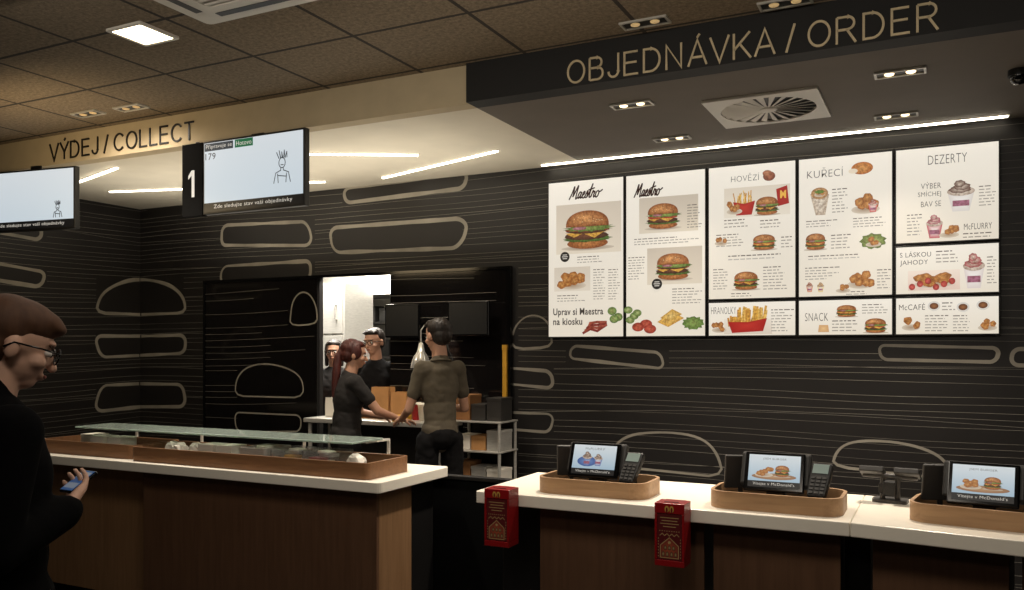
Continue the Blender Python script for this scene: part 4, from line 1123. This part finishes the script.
    if collar:
        b=bmesh.new(); pts=[]
        for k in range(21):
            a=2*math.pi*k/20; pts.append(T((.070*math.cos(a),-.005+.068*math.sin(a),1.463-.012*math.sin(a))))
        tube(b,pts,.008,10,caps=False); part('collar',b,collar)
        if collar=='collar':
            for g in (-1,1):
                b=bmesh.new(); q=sh[g].lerp(el[g],.60); d=(el[g]-sh[g]).normalized(); cap(b,q-d*.002,q+d*.003,.060*aw,.059*aw); part('cuff',b,collar)
    return body
def place(px,t): u=(px-512)/FP; return (-SA*t+CA*u*t, CA*t+SA*u*t, 0)
PHI=math.radians(-18)
r=-1.305; f=2.12; fx=-SA*f+CA*r; fy=CA*f+SA*r
man=person('person in black coat and glasses looking down at a phone',(fx,fy,0),PHI,1.735,
  dict(lean=.03,head=(-.12,.30),Rel=(.225,-.04,1.15),Lel=(-.22,.05,1.13),Rwr=(.12,.145,1.205),Lwr=(-.10,.14,1.13),
       Rh=((-.45,.42,.30),(-.2,-.55,.6),.5),Lh=((.8,.2,.15),(0,-.3,1),.5),wide=1.12,arm=1.0,th1=-1,**{'th-1':1}),
  shirt='coat',hair='quiff',haircol='hair_br',sleeve='long',coat=True,glasses=True,vox=.005,skin='skinlt')
bpy.context.view_layer.update()
ph=thing('smartphone','dark smartphone with lit screen held in a hand','phone',tuple(man.matrix_world@Vector((.045,.210,1.268))),PHI+.25)
m=Matrix.Rotation(math.radians(-58),4,'X')
b=bmesh.new(); box(b,-.028,.028,-.004,.004,-.042,.042,0,m); obj('body',b,'black_gl',ph,bevel=.003)
A=Art(); A.rect(-.025,-.038,.025,.038,C(90,140,210),1); A.rect(-.022,.010,.022,.032,C(230,236,244),2); A.rect(-.022,-.030,.022,-.01,C(200,214,236),2)
o=A.make('screen','artphone',ph); o.matrix_local=m@Matrix.Translation((0,-.0045,0))
armsA=dict(Rel=(.195,.05,1.14),Lel=(-.205,.04,1.14),Rwr=(.12,.26,1.13),Lwr=(-.20,.24,1.06),Rh=((-.2,1,0),(-.3,0,-1),.35),Lh=((.2,1,-.1),(.3,0,-1),.35),wide=.75,slim=.84,arm=.78)
person('person in olive-grey polo and black trousers seen from behind',place(440,6.02),math.radians(50),1.82,dict(armsA,head=(.30,.12),th1=-1,**{'th-1':1}),shirt='khaki',hair='short',haircol='hair_dk',collar='khaki')
person('person with auburn ponytail in dark uniform standing at the steel counter',place(346,6.45),math.radians(-36),1.68,
  dict(lean=.06,head=(-.15,.1),Rel=(.23,.18,1.20),Lel=(-.20,.18,1.16),Rwr=(.20,.36,1.13),Lwr=(-.08,.32,1.13),Rh=((-.1,1,-.2),(0,-.3,-1),.3),Lh=((.2,1,-.2),(0,-.3,-1),.3),wide=.92,arm=.88,th1=-1,**{'th-1':1}),
  shirt='shirtblk',hair='tail',haircol='hair_red',sleeve='short')
person('person with short dark hair and glasses in black polo behind the counter',place(377,7.55),math.radians(196),1.79,
  dict(lean=.04,head=(-.30,.08),roll=.06,Rel=(.23,.06,1.13),Lel=(-.23,.07,1.13),Rwr=(.12,.22,1.10),Lwr=(-.14,.21,1.10),Rh=((-.3,1,0),(0,0,-1),.4),Lh=((.3,1,0),(0,0,-1),.4),th1=-1,wide=.95,**{'th-1':1}),
  shirt='trouser',hair='short',haircol='hair_dk',collar='collar',glasses=True)
person('person with long dark hair and glasses standing in the kitchen',place(334.5,8.3),math.radians(205),1.70,
  dict(head=(.0,.08),Rel=(.22,.04,1.13),Lel=(-.22,.05,1.13),Rwr=(.12,.24,1.12),Lwr=(-.14,.23,1.10),Rh=((-.3,1,0),(0,0,-1),.4),Lh=((.3,1,0),(0,0,-1),.4),wide=.9,th1=-1,**{'th-1':1}),
  shirt='shirtblk',hair='long',haircol='hair_dk',collar='collar',glasses=True)

# ============ lights ============
def area(name,loc,rot,sx,sy,e,col=(1,.90,.76),tgt=None):
    L=bpy.data.lights.new(name,'AREA'); L.shape='RECTANGLE'; L.size=sx; L.size_y=sy; L.energy=e; L.color=col
    o=bpy.data.objects.new(name,L); link(o); o.location=loc; o.rotation_euler=rot
    if tgt: o.rotation_euler=(Vector(tgt)-Vector(loc)).to_track_quat('-Z','Y').to_euler()
    return o
def spot(name,loc,e,size=90,col=(1,.89,.75),tgt=None):
    L=bpy.data.lights.new(name,'SPOT'); L.energy=e; L.spot_size=math.radians(size); L.spot_blend=.8; L.color=col; L.shadow_soft_size=.06
    o=bpy.data.objects.new(name,L); link(o); o.location=loc
    if tgt: o.rotation_euler=(Vector(tgt)-Vector(loc)).to_track_quat('-Z','Y').to_euler()
spot('counter_spot',(-3.2,3.85,3.18),190,75); spot('counter_spot',(-4.6,3.85,3.18),120,75)
spot('counter_spot',(-1.6,3.9,2.97),60,90)
spot('aisle_fill_spot',(-3.4,4.85,2.97),75,75,tgt=(-3.75,5.6,1.2))  # added light without a fixture, brightens the staff at the steel counter
area('counter_front_fill',(-2.6,2.3,3.1),(0,0,0),3.0,.3,15,tgt=(-2.6,3.6,.6))  # unseen fill added to lift the collection counter fronts
area('counter_front_fill',(-.2,2.0,3.1),(0,0,0),2.6,.3,20,tgt=(-.3,3.6,.5))  # second added fill, for the ordering counter fronts
area('kitchen_fill_light',(-5.6,6.9,2.75),(0,0,0),.6,.3,62,(1,.96,.88))  # added fill lights that brighten the kitchen, no tubes hang here
area('kitchen_fill_light',(-4.5,6.5,2.75),(0,0,0),.9,.3,60,(1,.93,.82))
area('kitchen_fill_light',(-5.6,8.0,2.75),(0,0,0),1.2,.3,42,(1,.97,.90))
area('collect_ceiling_fill',(-4.6,5.1,2.35),(math.pi,0,0),3.5,1.0,17,(1,.91,.76))  # unseen fill added below the white ceiling to brighten it
area('hall_ceiling_fill',(-2.2,3.4,2.4),(math.pi,0,0),2.0,.5,1.5,(1,.88,.70))  # added in mid-air to lift the tiled ceiling, not a real lamp
area('beam_wash',(-5.3,3.35,2.62),(0,0,0),1.1,.25,6.0,(1,.76,.44),tgt=(-5.3,4.26,3.1))
area('customer_fill_light',(-.9,.5,3.0),(0,0,0),.5,.5,7,(1,.88,.74),tgt=(-2.0,1.5,1.6))  # unseen fill added to light the customer in the coat
w=bpy.data.worlds.new('World'); S.world=w; w.use_nodes=True
w.node_tree.nodes['Background'].inputs['Color'].default_value=(1,.85,.68,1); w.node_tree.nodes['Background'].inputs['Strength'].default_value=.02

# ============ camera ============
cd=bpy.data.cameras.new('Camera'); cam=bpy.data.objects.new('Camera',cd); link(cam)
cam.location=(0,0,H); cam.rotation_euler=(math.radians(90),0,ANG)
cd.sensor_width=36; cd.lens=FP/1024*36; cd.shift_y=55/1024; cd.clip_start=.05
S.camera=cam
S.view_settings.view_transform='Standard'; S.view_settings.exposure=0.0
